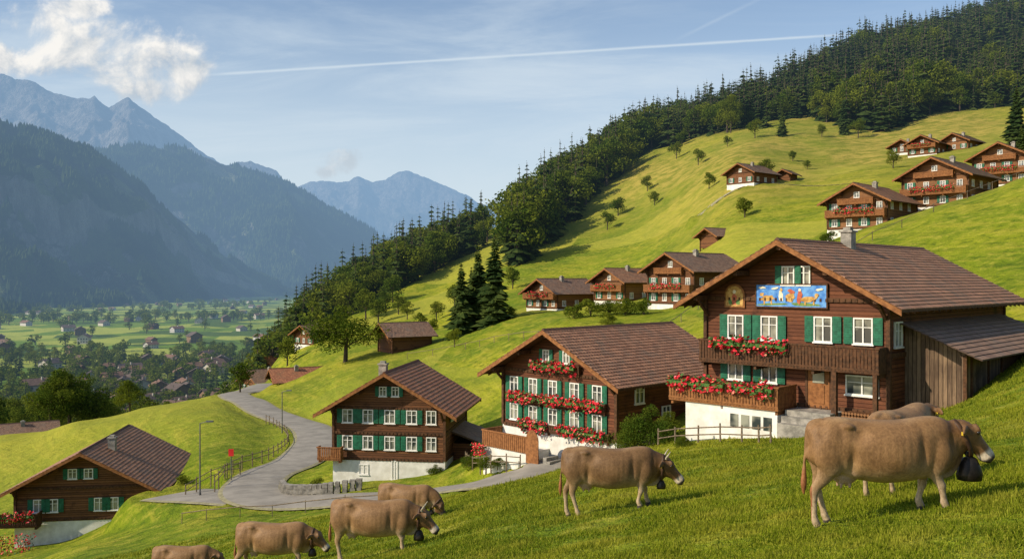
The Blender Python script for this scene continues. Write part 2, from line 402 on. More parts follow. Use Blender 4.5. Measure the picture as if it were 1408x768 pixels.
mA=mountmat('mountain_forest',(.014,.032,.014),(.10,.13,.03),(.18,.175,.15),600,800,.085)
mB=mountmat('mountain_forest_b',(.018,.038,.016),(.14,.16,.04),(.24,.225,.19),480,760,.07)
mC=mountmat('mountain_rock',(.03,.05,.02),(.13,.15,.06),(.28,.25,.22),500,950,.05)
def mountain(name,ridge,foot,mat,seed,sp=700.,amp=.2,rough=.012,ns=190,nu=460,pw=1.1,zb=-70,rr=.02,trees=0,th=26,cliff=0.):
    rx=[r[0] for r in ridge];pxs=np.linspace(rx[0],rx[-1],nu)
    rpy=np.interp(pxs,rx,[r[1] for r in ridge]);rd=np.interp(pxs,rx,[r[2] for r in ridge])
    fdd=np.interp(pxs,[f[0] for f in foot],[f[1] for f in foot])
    s=np.linspace(0,1.35,ns)
    SS,PX=np.meshgrid(s,pxs,indexing='ij');RD=rd[None,:];FD=fdd[None,:]
    d=FD+(RD-FD)*SS;u=U(PX);x=u*d
    zr=(384-rpy)[None,:]/FL*RD
    wx=x+120*fbm(x/500,d/500,3,seed+5);wy=d+120*fbm(x/500,d/500,3,seed+9)
    sh=np.where(SS<=1,np.clip(SS,0,1)**pw,1-(SS-1)*1.6)
    if cliff:
        sw=.56+.16*fbm(x/300,d/300,3,seed+3);msk=sst(-.15,.1,fbm(x/450,d/450,2,seed+6))
        sh=sh-cliff*msk*np.sin(np.pi*np.clip(SS,0,1))+cliff*2*msk*sst(-.018,.018,SS-sw)*(1-sst(.6,1.,SS))
    rn=ridg(wx/sp,wy/(sp*1.5),6,seed)-.35
    z=zb+(zr-zb)*sh+(zr-zb)*amp*rn*np.sin(np.pi*np.clip(SS,0,1))**.8
    z+=(zr-zb)*rr*fbm(x/(sp*.16),d/(sp*.16),5,seed+20)*np.clip(SS*2,0,1)
    z+=rough*sp*fbm(x/25,d/25,2,seed+40)*np.clip(SS*3,0,1)
    Ix=np.arange(ns*nu).reshape(ns,nu);Qq=np.stack([Ix[:-1,:-1],Ix[:-1,1:],Ix[1:,1:],Ix[1:,:-1]],-1).reshape(-1,4)
    tri_mesh(name,np.stack([x.ravel(),d.ravel(),z.ravel()],-1),Qq,None,[mat],smooth=True)
    if trees:
        a=R.uniform(0,.76,trees)*(ns-1);b=R.uniform(0,.999,trees)*(nu-1)
        ia=a.astype(int);ib=b.astype(int);fa=a-ia;fb=b-ib
        def bl(q): return (q[ia,ib]*(1-fb)+q[ia,ib+1]*fb)*(1-fa)+(q[ia+1,ib]*(1-fb)+q[ia+1,ib+1]*fb)*fa
        tx,ty,tz=bl(x),bl(d),bl(z)
        sx=np.abs(z[ia+1,ib]-z[ia,ib])/np.maximum(np.abs(d[ia+1,ib]-d[ia,ib]),1)
        kp=(sx<1.2)&(tx/ty>-.75)&(fbm(tx/220,ty/220,4,seed+60)<.16)
        tx,ty,tz=tx[kp],ty[kp],tz[kp];n=len(tx);h=R.uniform(.6,1.25,n)*th;k=5
        an=R.uniform(0,6.28,n)[:,None]+np.arange(k)[None]*2*math.pi/k
        rad=(h*R.uniform(.2,.32,n))[:,None]*R.uniform(.7,1.3,(n,k))
        ring=np.stack([tx[:,None]+np.cos(an)*rad,ty[:,None]+np.sin(an)*rad,np.repeat(tz[:,None],k,1)+h[:,None]*R.uniform(-.05,.2,(n,k))],-1)
        top=np.stack([tx,ty,tz+h],-1)[:,None]
        V=np.concatenate([ring,top],1).reshape(-1,3);b0=np.arange(n)*(k+1)
        T=np.stack([np.stack([b0+i,b0+(i+1)%k,b0+k],-1) for i in range(k)],1).reshape(-1,3)
        tri_mesh('mountain_trees',V,T,None,[farneedle])
mountain('forested_mountain',[(-500,190,2300),(-200,160,2500),(0,178,2600),(60,187,2650),(120,210,2750),(200,262,2950),(280,330,3200),(340,375,3400),(420,402,3600)],
 [(-500,1250),(0,1500),(200,2100),(340,2900),(420,3400)],mA,3,480,.36,.010,trees=46000,th=28,cliff=.10)
mountain('forested_mountain',[(60,230,4200),(130,205,4300),(200,200,4400),(240,205,4450),(330,232,4600),(400,258,4700),(450,288,4750),(500,312,4800),(545,338,4900),(600,385,5000)],
 [(60,3300),(340,3500),(450,3700),(600,4300)],mB,17,620,.38,.009,trees=36000,th=34,cliff=.06)
mountain('rocky_mountain',[(-500,150,6500),(-150,130,6800),(-40,112,7000),(0,107,7000),(45,117,7050),(75,132,7100),(105,136,7100),(130,129,7150),(150,146,7200),(177,138,7200),(215,165,7300),(250,190,7400),(285,214,7400),(310,224,7500),(345,220,7500),(380,236,7600),(430,300,7700),(480,400,7800)],
 [(-500,4500),(480,5200)],mC,29,900,.34,.006,rr=.04)
mountain('rocky_mountain',[(300,330,10500),(360,290,10500),(415,252,10500),(450,247,10600),(480,251,10700),(492,243,10700),(515,250,10800),(560,235,11000),(600,251,11000),(640,266,11100),(662,281,11200),(705,277,11200),(800,300,11200),(1000,340,11300)],
 [(300,7500),(1000,8200)],mC,41,1100,.32,.004,rr=.05)
# ------------------------------------------------------------------ trees
def trunk_tris(V,T,MI,p0,p1,r0,r1,n=6,mi=1):
    b=len(V);p0=np.array(p0,float);p1=np.array(p1,float);d=p1-p0;d/=np.linalg.norm(d)
    a=np.cross(d,[.3,.9,.1]);a/=np.linalg.norm(a);c=np.cross(d,a)
    for p,r in((p0,r0),(p1,r1)):
        for i in range(n):
            w=2*math.pi*i/n;V.append(p+a*math.cos(w)*r+c*math.sin(w)*r)
    for i in range(n):
        j=(i+1)%n;T.append((b+i,b+j,b+n+j));T.append((b+i,b+n+j,b+n+i));MI+= [mi,mi]
def conifer(seed,layers,per,hi,rad=.17,sh=.85):
    r=random.Random(seed);V=[];T=[];MI=[]
    trunk_tris(V,T,MI,(0,0,-.03),(0,0,.97),.018,.003)
    bias=r.random()*6.28
    def frond(z,a,L,w,dr,base=0.):
        b=len(V);ca,sa=math.cos(a),math.sin(a)
        def p(t,l,dz): return np.array([ca*L*t-sa*l,sa*L*t+ca*l,z+dz])
        V.extend([p(base,0,0),p(.6,w,-dr*L*.75-.012),p(1,0,-dr*L),p(.6,-w,-dr*L*.75-.012),p(.55,0,-dr*L*.4)])
        for q in((0,1,4),(1,2,4),(2,3,4),(3,0,4)): T.append(tuple(b+k for k in q));MI.append(0)
    for i in range(layers):
        t=(i+r.random()*.7)/layers;z=.05+.95*t
        Rr=rad*(1-t)**sh*(.72+.5*r.random())+.006
        k=max(4,int(per*(1-.5*t)));off=r.random()*6
        for j in range(k):
            a=off+2*math.pi*j/k+r.uniform(-.3,.3);L=Rr*r.uniform(.55,1.2)*(1+.15*math.cos(a-bias))
            frond(z,a,L,L*(.3 if hi else .42),r.uniform(.25,.75))
            if hi:
                for q in(-.35,.35):
                    frond(z-.004,a+q,L*r.uniform(.6,.85),L*.2,r.uniform(.3,.8),.3)
    frond(.99,0,.012,.006,-.5)
    return np.array(V),np.array(T),np.array(MI)
def broad(seed,nleaf,ls,asp=.42,lobes=14):
    r=np.random.RandomState(seed);V=[];T=[];MI=[]
    trunk_tris(V,T,MI,(0,0,-.03),(0.01,0,.38),.028,.018,7)
    C=[]
    for i in range(lobes):
        t=r.rand();a=r.rand()*6.28+i*2.4;rr=asp*(.62*math.sqrt(r.rand()))*math.sin(math.pi*(.2+.7*t))*1.2
        C.append((math.cos(a)*rr,math.sin(a)*rr,.3+.55*t,r.uniform(.12,.2)*(1.15-.4*t)))
    for c in C[:7]: trunk_tris(V,T,MI,(0.005,0,r.uniform(.2,.38)),c[:3],.012,.004,5)
    C=np.array(C);k=r.randint(0,lobes,nleaf)
    d=r.normal(size=(nleaf,3));d/=np.linalg.norm(d,axis=1)[:,None]
    rad=C[k,3]*(.55+.5*r.rand(nleaf)**.6)*(1+.25*vn(d[:,0]*2.5+k,d[:,2]*2.5+d[:,1]*2,seed))
    c=C[k,:3]+d*rad[:,None]*[1,1,.8];c[:,2]=np.maximum(c[:,2],.14)
    a=r.normal(size=(nleaf,3));a/=np.linalg.norm(a,axis=1)[:,None]
    b=np.cross(a,d+r.normal(size=(nleaf,3))*.6);b/=np.linalg.norm(b,axis=1)[:,None]
    s=ls*(.6+.8*r.rand(nleaf))[:,None]
    b0=len(V);LV=np.stack([c-a*s,c+b*s*.7,c+a*s,c-b*s*.7],1).reshape(-1,3)
    ii=b0+np.arange(nleaf)*4
    LT=np.concatenate([np.stack([ii,ii+1,ii+2],-1),np.stack([ii,ii+2,ii+3],-1)])
    V=np.concatenate([np.array(V),LV]);T=np.concatenate([np.array(T),LT]);MI=np.r_[MI,np.zeros(len(LT),int)]
    return V,T,MI
c_lo=[conifer(i,12,8,False,.17+.02*i,.6+.1*i) for i in range(6)]
c_hi=[conifer(20+i,34,13,True,.2+.02*i,.75) for i in range(3)]
b_lo=[broad(i,340,.042,.42+.04*i,12) for i in range(4)]
b_mid=[broad(50+i,2000,.022,.4+.05*i,16) for i in range(3)]
b_hi=[broad(30+i,9000,.011,.44+.04*i,20) for i in range(2)]
TM=[needle,bark];BM=[leafm,bark]
me_chi=[tri_mesh('conifer_crown',*c,TM,link=False) for c in c_hi]
me_bmid=[tri_mesh('broadleaf_crown',*c,BM,link=False) for c in b_mid]
me_bhi=[tri_mesh('broadleaf_crown_fine',*c,BM,link=False) for c in b_hi]
def tree(name,me,x,y,h,wid=1.):
    o=bpy.data.objects.new(name,me);COL.objects.link(o);o.location=(x,y,Hs(x,y)-.1);o.scale=(h*wid,h*wid,h);o.rotation_euler=(0,0,random.random()*6.28);return o
def mass(name,items,variants,mats):
    x,y,h,w=items;z=Hn(x,y)-.2;Vs=[];Ts=[];Ms=[];b=0
    for i in range(len(x)):
        V,T,MI=variants[R.randint(len(variants))];a=R.rand()*6.28;ca,sa=math.cos(a),math.sin(a)
        q=np.empty_like(V);q[:,0]=(V[:,0]*ca-V[:,1]*sa)*h[i]*w[i]+x[i];q[:,1]=(V[:,0]*sa+V[:,1]*ca)*h[i]*w[i]+y[i];q[:,2]=V[:,2]*h[i]+z[i]
        Vs.append(q);Ts.append(T+b);Ms.append(MI);b+=len(V)
    return tri_mesh(name,np.concatenate(Vs),np.concatenate(Ts),np.concatenate(Ms),mats)
# upper forest
n=3800;px=R.uniform(868,1640,n);f0=np.interp(px,[868,900,1000,1100,1200,1300,1408,1640],[415,385,335,350,312,318,310,300])+9*vn(px/30,px*0,6)
off=R.uniform(0,1,n)**1.3;dd=f0+off*np.maximum(640-f0,60)+R.normal(size=n)*5
x=U(px)*dd;h=R.uniform(10,19,n)*R.choice([.75,1,1,1.15],n);h*=1+.3*vn(x/25,dd/25,4)
kk=R.rand(n)>.08+.3*(off<.06)
mass('forest_conifers',(x[kk],dd[kk],h[kk],R.uniform(.85,1.25,kk.sum())),c_lo,TM)
kk=~kk;mass('forest_broadleaves',(x[kk],dd[kk],h[kk]*.8,R.uniform(.85,1.15,kk.sum())),b_mid,BM)
# belt
n=240;t_=R.rand(n);px=700+t_*190+R.normal(size=n)*6;dd=232+t_*150+R.uniform(0,78,n)*(1-.3*t_)
bb=R.rand(n)<.5;x=U(px)*dd;h=R.uniform(10,20,n)
mass('tree_belt',(x[bb],dd[bb],h[bb]*1.05,np.full(bb.sum(),1.05)),b_mid,BM);bb=~bb
mass('conifer_belt',(x[bb],dd[bb],h[bb]*1.25,np.full(bb.sum(),1.05)),c_lo,TM)
n=260;t_=R.rand(n);px=415+t_*250+R.normal(size=n)*5;dd=246+t_*72+R.uniform(-18,60,n)
kk=vn(t_*14,t_*0,3)>-.8;px=px[kk];dd=dd[kk];n=len(px)
bb=R.rand(n)<.5;x=U(px)*dd;h=R.uniform(6,16,n)
mass('tree_belt',(x[bb],dd[bb],h[bb]*.95,np.full(bb.sum(),1.15)),b_mid,BM);bb=~bb
mass('conifer_belt',(x[bb],dd[bb],h[bb]*1.3,np.full(bb.sum(),1.05)),c_lo,TM)
n=130;px=R.uniform(330,440,n);dd=R.uniform(235,420,n);x=U(px)*dd
mass('conifer_belt',(x,dd,R.uniform(8,17,n),np.full(n,1.15)),c_lo,TM)
n=1400;px=R.uniform(-120,440,n);dd=R.uniform(215,740,n);x=U(px)*dd
kk=vn(x/40,dd/40,9)>-.4;x=x[kk];dd=dd[kk];n=len(x)
mass('village_trees',(x,dd,R.uniform(5,12,n),R.uniform(.9,1.3,n)),b_lo,BM)
n=240;px=R.uniform(-120,440,n);dd=R.uniform(230,640,n)
mass('village_conifers',(U(px)*dd,dd,R.uniform(8,16,n),R.uniform(.9,1.2,n)),c_lo,TM)
n=1900;px=R.uniform(-150,520,n);dd=np.exp(R.uniform(math.log(750),math.log(3300),n));x=U(px)*dd
kk=(vn(x/160,dd/260,19)+.3*vn(x/50,dd/50,2)>.2)|(R.rand(n)<.06);x=x[kk];dd=dd[kk];n=len(x)
mass('valley_trees',(x,dd,R.uniform(9,17,n),R.uniform(1.,1.6,n)),b_lo,BM)
# singles
for px,d,h,w in [(634,150,12.5,1.25),(657,153,14.5,1.2),(680,149,15,1.25),(1398,185,15,1.1),(1404,150,9,1.1),(1160,300,12,1.1),(1076,300,9,1.1),(648,158,11,1.2)]:
    tree('spruce_tree',random.choice(me_chi),U(px)*d,d,h,w)
for px,d,h,w in [(475,148,11,1.35),(95,168,14.5,1.05),(70,162,12,1.05),(118,172,14,1.1),(178,142,6.3,1.1),(1000,338,16,1),(1306,322,15,1),(45,180,13,1.1),(20,190,13,1.1)]:
    tree('broadleaf_tree',random.choice(me_bhi),U(px)*d,d,h,w)
for px,d,h,w in [(1038,300,7,1),(1052,216,5.5,1.1),(960,290,6,1),(975,232,5,1),(1024,176,4.6,1.2),(1228,205,5,1),(132,170,9,1),(595,170,3.5,1),(577,190,4.5,1),(625,135,3.2,1),(548,230,6,1),(625,215,6,1),(705,210,6,1),(1090,250,3.5,1),(890,300,6,1),
   (330,150,6,1),(395,190,7,1),(5,185,11,1),(-20,170,12,1),(55,200,13,1),(150,190,10,1),(900,270,5,1),(930,330,7,1),(640,165,5,1),(1110,235,3,1),(200,190,9,1),(225,200,9,1),(250,195,8,1),(1180,292,7,1),(1130,295,5,1),(1000,300,4,1),(850,285,7,1.1),(835,270,6,1.1),(560,215,5,1.1),(520,222,7,1.1),(503,232,9,1),(600,200,5,1),(540,248,9,1),(530,240,6,1.2)]:
    tree('broadleaf_tree',random.choice(me_bmid),U(px)*d,d,h,w)
def bush(px,d,h,w): 
    o=tree('garden_bush',random.choice(me_bhi if d<70 else me_bmid),U(px)*d,d,h,w);o.location.z-=h*.22;return o
for a in [(893,49,3.6,1.1),(868,50,2.6,1.2),(915,51,2.6,1.2),(652,62,1.8,1.2),(668,58.6,1.3,1.4),(684,58,.9,1.5),(790,118,3,1.3),(812,119,3.4,1.3),(838,120,3,1.4),(860,118,3.6,1.3),(885,117,3,1.3),(835,108,2.3,1.4),(700,150,3,1.3),(1140,122,2.5,1.3),(640,90,1.2,1.3),(437,70.5,1.1,1.3),(800,52.5,.9,1.5),(455,66.8,1.0,1.4),(600,68,1.2,1.4),(940,44.5,.9,1.6),(250,78,1.3,1.3)]: bush(*a)
# ------------------------------------------------------------------ chalet builder
def chalet(name,x,y,z,phi,W,L,Hb,He,Hr,of=1.3,os=1.2,wins=(),side=(),balc=(),chim=None,wm=None,rm=None,bm=None,plinth=True,shut=green,beams=True):
    wm=wm or wood;rm=rm or roof_a;bm=bm or beam
    e=empty(name,(x,y,z),-math.radians(phi));hw=W/2;sl=(Hr-He)/hw
    w=M();pr=[(-hw,0),(hw,0),(hw,He-.02),(0,Hr-.02),(-hw,He-.02)];z0=Hb if plinth else -3
    pr=[(a,max(b,z0)) for a,b in pr]
    w.add([(a,0,b) for a,b in pr]+[(a,L,b) for a,b in pr],[(0,1,2,3,4),(9,8,7,6,5),(1,6,7,2),(0,4,9,5),(2,7,8,3),(3,8,9,4)])
    w.obj('timber_walls',[wm],e)
    if plinth:
        p=M();p.box(-hw-.04,hw+.04,-.04,L+.04,-3.5,Hb);p.obj('plinth',[plaster],e)
    # roof
    r=M();dk=M();hx=hw+os;y0=-of;y1=L+of*.7;slen=hx*math.sqrt(1+sl*sl);nco=int(slen/.33)
    for sd in(-1,1):
        def zz(xx): return Hr-sl*xx
        dk.add([(0,y0,zz(0)),(sd*hx,y0,zz(hx)),(sd*hx,y1,zz(hx)),(0,y1,zz(0)),(0,y0,zz(0)+.12),(sd*hx,y0,zz(hx)+.12),(sd*hx,y1,zz(hx)+.12),(0,y1,zz(0)+.12)],
          [(0,1,2,3),(4,5,6,7),(0,1,5,4),(1,2,6,5),(2,3,7,6)])
        for i in range(nco):
            a=hx*i/nco;b=hx*(i+1)/nco;v0=i*.33+.01;v1=(i+1)*.33-.01
            r.add([(sd*a,y0-.05,zz(a)+.125),(sd*a,y1+.05,zz(a)+.125),(sd*(b+.01),y1+.05,zz(b)+.165),(sd*(b+.01),y0-.05,zz(b)+.165),(sd*(b+.01),y0-.05,zz(b)+.12),(sd*(b+.01),y1+.05,zz(b)+.12)],
              [(0,1,2,3),(3,2,5,4),(0,3,4)],0,[[(y0,v0),(y1,v0),(y1,v1),(y0,v1)],[(y0,v1),(y1,v1),(y1,v1),(y0,v1)],[(0,v0),(0,v1),(0,v1)]])
        # bargeboards
        for yb in(y0-.04,y1+.01):
            dk.add([(0,yb-.03,zz(0)+.10),(sd*(hx),yb-.03,zz(hx)+.10),(sd*hx,yb-.03,zz(hx)-.16),(0,yb-.03,zz(0)-.16),(0,yb+.03,zz(0)+.10),(sd*(hx),yb+.03,zz(hx)+.10),(sd*hx,yb+.03,zz(hx)-.16),(0,yb+.03,zz(0)-.16)],
              [(0,1,2,3),(4,5,6,7),(0,1,5,4),(3,2,6,7),(1,2,6,5)],1)
        if beams:
            k=int((y1-y0)/.8)
            for i in range(k+1):
                yy=y0+.1+(y1-y0-.2)*i/k
                dk.add([(sd*hw*.98,yy-.05,zz(hw*.98)-.02),(sd*(hx-.08),yy-.05,zz(hx-.08)-.02),(sd*(hx-.08),yy-.05,zz(hx-.08)-.14),(sd*hw*.98,yy-.05,zz(hw*.98)-.16),
                        (sd*hw*.98,yy+.05,zz(hw*.98)-.02),(sd*(hx-.08),yy+.05,zz(hx-.08)-.02),(sd*(hx-.08),yy+.05,zz(hx-.08)-.14),(sd*hw*.98,yy+.05,zz(hw*.98)-.16)],[(0,1,2,3),(4,5,6,7),(3,2,6,7),(1,2,6,5),(0,1,5,4)])
    for i in range(int((y1-y0)/.4)):
        ya=y0+i*.4;r.add([(-.16,ya,Hr+.10),(.16,ya,Hr+.10),(.0,ya,Hr+.24),(-.16,ya+.41,Hr+.08),(.16,ya+.41,Hr+.08),(0,ya+.41,Hr+.21)],[(0,1,2),(0,2,5,3),(1,4,5,2)],0,[[(0,0)]*3,[(0,0)]*4,[(0,0)]*4])
    r.obj('roof_tiles',[rm],e);
    for fx in(-1,-.5,0,.5,1):
        xx=fx*(hw-.12);zt=Hr-sl*abs(xx)-.03
        dk.box(xx-.11,xx+.11,-of+.15,-.002,zt-.3-(.0 if fx else .05),zt-.05)
        if fx in(-1,1): # bracket
            dk.add([(xx-.07,-.02,zt-1.2),(xx+.07,-.02,zt-1.2),(xx+.07,-of*.75,zt-.28),(xx-.07,-of*.75,zt-.28),(xx-.07,-.02,zt-1.0),(xx+.07,-.02,zt-1.0),(xx+.07,-of*.6,zt-.28),(xx-.07,-of*.6,zt-.28)],[(0,1,2,3),(4,5,6,7),(0,3,7,4),(1,2,6,5)])
    dk.obj('roof_timbers',[bm,beam_o],e)
    tr=M()
    for xx in(-hw,hw): tr.box(xx-.1,xx+.1,-.12,.08,z0,He-.05)
    tr.box(hw-.08,hw+.1,L-.1,L+.1,z0,He-.05)
    for zz_ in ([He-.15] if He>2 else [])+([Hb+.03] if plinth else [])+([Hb+(He-Hb)*.5] if He-Hb>4 else []):
        tr.box(-hw+.101,hw-.101,-.085,.05,zz_-.12,zz_+.1);tr.box(hw-.05,hw+.075,.081,L-.101,zz_-.12,zz_+.1)
        # carved dentils below the storey band
        for i in range(int(W/.3)-1): xd=-hw+.3+i*.3;tr.box(xd-.05,xd+.05,-.12,-.086,zz_-.10,zz_+.06)
    tr.obj('timber_frame',[bm],e)
    gl=M();fr=M();sh=M()
    def win(mp,a,b,w_,h_,s_):
        def bx(mm,a0,a1,o0,o1,b0,b1,mi=0):
            p=mp(a0,b0,o0);q=mp(a1,b1,o1);mm.box(p[0],q[0],p[1],q[1],p[2],q[2],mi)
        bx(gl,a-w_/2+.03,a+w_/2-.03,.0,.02,b-h_/2+.03,b+h_/2-.03)
        k=.07
        bx(fr,a-w_/2,a-w_/2+k,0,.09,b-h_/2,b+h_/2);bx(fr,a+w_/2-k,a+w_/2,0,.09,b-h_/2,b+h_/2)
        bx(fr,a-w_/2+k,a+w_/2-k,0,.088,b+h_/2-k,b+h_/2);bx(fr,a-w_/2-.05,a+w_/2+.05,0,.13,b-h_/2-.07,b-h_/2)
        bx(fr,a-w_/2+k,a+w_/2-k,0,.088,b-h_/2,b-h_/2+k*.8)
        bx(fr,a-.035,a+.035,.0,.075,b-h_/2+k*.8,b+h_/2-k)
        for sg in(-1,1): bx(fr,a+sg*.035,a+sg*(w_/2-k),.0,.06,b+h_*.12,b+h_*.12+.035)
        if s_:
            sw=w_*.46
            for sg in(-1,1):
                c=a+sg*(w_/2+sw/2+.03);bx(sh,c-sw/2,c+sw/2,.05,.10,b-h_/2-.02,b+h_/2+.02)
                for q in range(int(h_/.12)):
                    zq=b-h_/2+.06+q*.12;bx(sh,c-sw/2+.06,c+sw/2-.06,.10,.118,zq,zq+.06)
    for q in wins: win(lambda a,b,o:(a,-.0-o,b),*q)
    for q in side: win(lambda a,b,o:(hw+o,a,b),*q)
    if gl.v: gl.obj('window_panes',[glass],e);fr.obj('window_frames',[framew],e)
    if sh.v: sh.obj('shutters',[shut],e)
    for bi,(s0,s1,zf,dep,rh,fl,bmm) in enumerate(balc):
        b=M();b.box(s0,s1,-dep,-.13,zf-.14,zf);b.box(s0-.05,s1+.05,-dep-.06,-dep+.06,zf+rh-.08,zf+rh)
        b.box(s0,s1,-dep-.03,-dep+.03,zf+.0,zf+.08)
        k=int((s1-s0)/.17)
        for i in range(k): xx=s0+(i+.5)*(s1-s0)/k;b.box(xx-.066,xx+.066,-dep-.015-.006*(i%2),-dep+.02,zf-.08,zf+rh-.08)
        for xx in(s0,s1-.04):
            k=int(dep/.17)
            for i in range(k): yy=-dep+.05+(i+.5)*(dep-.2)/k;b.box(xx,xx+.04,yy-.07,yy+.07,zf-.05,zf+rh-.08)
            b.box(xx-.03,xx+.07,-dep+.061,-.14,zf+rh-.08,zf+rh)
        for xx in np.linspace(s0+.15,s1-.15,max(2,int((s1-s0)/2.5)+1)): b.box(xx-.07,xx+.07,-dep+.1,-.14,zf-.34,zf-.141)
        b.obj('balcony_%d'%bi,[bmm or bm],e)
        if fl:
            f=M()
            for a0,a1 in fl:
                f.box(a0,a1,-dep-.32,-dep-.08,zf+rh-.28,zf+rh-.1,1)
                aa=a0
                while aa<a1:
                    ww_=min(random.uniform(.3,.7),a1-aa+.01);k_=random.uniform(.05,.4)
                    f.flowers(int(ww_*115),aa,aa+ww_,-dep-.45,-dep-.02,zf+rh-.35-k_,zf+rh+.06+k_*.7,sz=.12);aa+=ww_
            f.obj('geranium_planters_%d'%bi,[red_f,leaf_g,pink_f],e)
    if chim:
        c=M();cx,cy,ch=chim;zt=Hr-sl*abs(cx);c.box(cx-.3,cx+.3,cy-.3,cy+.3,zt-.4,zt+ch);c.box(cx-.38,cx+.38,cy-.38,cy+.38,zt+ch,zt+ch+.1)
        c.box(cx-.2,cx+.2,cy-.2,cy+.2,zt+ch+.1,zt+ch+.28);c.obj('chimney',[stone],e)
    return e
# --- big chalet
s=lambda a,b,w=.95,h=1.25,q=True:(a,b,w,h,q)
E=chalet('timber_chalet',14.1,44.9,-7.8,45,9.9,17,1.5,6.95,9.65,1.4,1.15,
 wins=[s(-3.1,5.3),s(-1.15,5.3),s(1.75,5.35),s(3.75,5.35),s(-.1,8.0,.7,.95),s(.75,8.0,.7,.95,False),s(-3.1,3.15,.9,1.3),s(-1.15,3.15,.9,1.3),s(3.7,2.75,1.6,.95,False)],
 side=[s(1.0,5.2,.9,1.2,False)],
 balc=[(-4.75,4.9,3.55,1.0,1.1,[(-3.9,.4)],None),(-6.0,.4,1.5,2.0,1.05,[(-5.9,-2.5),(-2.2,.2)],beam_o)],chim=(.3,6,.9),wm=wood_red)
p=M();p.box(-5.0,.3,-1.9,-.05,-3.5,1.35)
for i in range(4): p.box(-2.3+i*.62,-1.85+i*.62,-1.93,-1.905,.35,1.0,1)
p.obj('terrace_base',[plaster,glass],E)
p=M();p.box(1.0,2.1,-.1,-.0,1.5,3.5);p.box(1.25,1.85,-.13,-.1,1.7,2.6);p.box(1.25,1.85,-.13,-.1,2.7,3.3,1);p.obj('front_door',[beam_o,glass],E)
p=M();p.box(.85,.98,-.12,0,1.5,3.55);p.box(2.12,2.25,-.12,0,1.5,3.55);p.box(2.6,2.85,-1.0,-.78,.0,3.4);p.box(4.6,4.8,-1.0,-.8,0,3.4)
p.obj('porch_posts',[beam],E)
p=M();p.box(.5,2.8,-1.5,-.05,-2,1.42);p.box(.5,2.8,-1.9,-1.5,-2,1.15);p.box(.5,2.8,-2.3,-1.9,-2,.85);p.obj('entrance_steps',[stone],E)
p=M()
for i in range(9):
    for j in range(4): p.cyl((3.05+i*.15,-.7,1.0+j*.15),(3.05+i*.15,-.15,1.0+j*.15),.07,.07,7)
p.obj('firewood_stack',[wood_l],E)
# painted panel
blue=simple('mural_blue',(.03,.15,.50),(.16,.38,.72),3,.7,bs=.02);ochre=simple('mural_ochre',(.35,.17,.04),(.65,.42,.14),6,.7,bs=.02);cream=simple('mural_cream',(.7,.6,.4),(.8,.75,.6),6,.7,bs=.02);mred=simple('mural_red',(.40,.08,.04),(.5,.15,.08),6,.7,bs=.02);mgrn=simple('mural_green',(.08,.18,.05),(.2,.28,.08),6,.7,bs=.02)
p=M();p.box(-1.85,1.95,-.10,-.02,6.42,7.52,0)
for a,b,c,d in((-1.92,2.02,6.35,6.42),(-1.92,2.02,7.52,7.59),(-1.92,-1.85,6.42,7.52),(1.95,2.02,6.42,7.52)): p.box(a,b,-.13,-.02,c,d,4)
def blob(m_,cx,cz,rx,rz,mi,y,n=12,a=0):
    vs=[]
    for i in range(n):
        w=2*math.pi*i/n;k=1+.25*random.uniform(-1,1);xx=rx*k*math.cos(w);zz=rz*k*math.sin(w)
        vs.append((cx+xx*math.cos(a)-zz*math.sin(a),y,cz+xx*math.sin(a)+zz*math.cos(a)))
    m_.add(vs,[tuple(range(n))],mi)
for k,(cx,cz,rx,rz,mi,a) in enumerate([(-.9,6.53,.8,.06,5,.03),(.9,6.55,.8,.08,5,-.03),(-1.2,6.85,.4,.14,1,.1),(-1.55,7.02,.12,.1,1,.6),(-1.4,6.63,.05,.14,1,0),(-1.0,6.63,.05,.14,1,0),(-.45,6.95,.12,.3,2,.1),(-.45,7.28,.08,.09,1,0),(.05,6.9,.26,.22,1,.7),(.1,7.2,.18,.1,3,-.3),(.55,6.9,.13,.32,3,-.1),(.57,7.27,.08,.08,2,0),(1.05,6.82,.38,.13,1,.1),(.85,6.63,.05,.12,1,0),(1.3,6.63,.05,.12,1,0),(1.45,7.0,.13,.1,1,.8),(1.6,7.3,.2,.06,2,.2),(-1.5,7.38,.22,.05,2,0),(-.8,7.35,.2,.05,2,.2)]):
    blob(p,cx,cz,rx,rz,mi,-.104-.002*k,14,a)
p.obj('painted_mural',[blue,ochre,cream,mred,beam,mgrn],E)
p=M();n=12;arc=[(-3.7,6.35),(-2.6,6.35)]+[(-3.15+.55*math.cos(i*math.pi/n),6.95+.55*math.sin(i*math.pi/n)) for i in range(n+1)]
def arch(k,y0_,y1_,mi):
    cx,cz=-3.15,6.85;q=[(cx+(a-cx)*k,cz+(b-cz)*k) for a,b in arc];N_=len(q)
    p.add([(a,y0_,b) for a,b in q]+[(a,y1_,b) for a,b in q],[tuple(range(N_))]+[(i,(i+1)%N_,N_+(i+1)%N_,N_+i) for i in range(N_)],mi)
arch(1.1,-.09,-.02,0);arch(.93,-.11,-.09,1)
for k,(cx,cz,rx,rz,mi) in enumerate([(-3.15,6.75,.17,.3,3),(-3.15,7.15,.1,.11,4),(-3.4,6.6,.12,.15,5),(-2.92,6.6,.12,.15,5)]): blob(p,cx,cz,rx,rz,mi,-.114-.002*k)
p.obj('painted_icon',[beam_o,ochre,cream,mred,cream,mgrn],E)
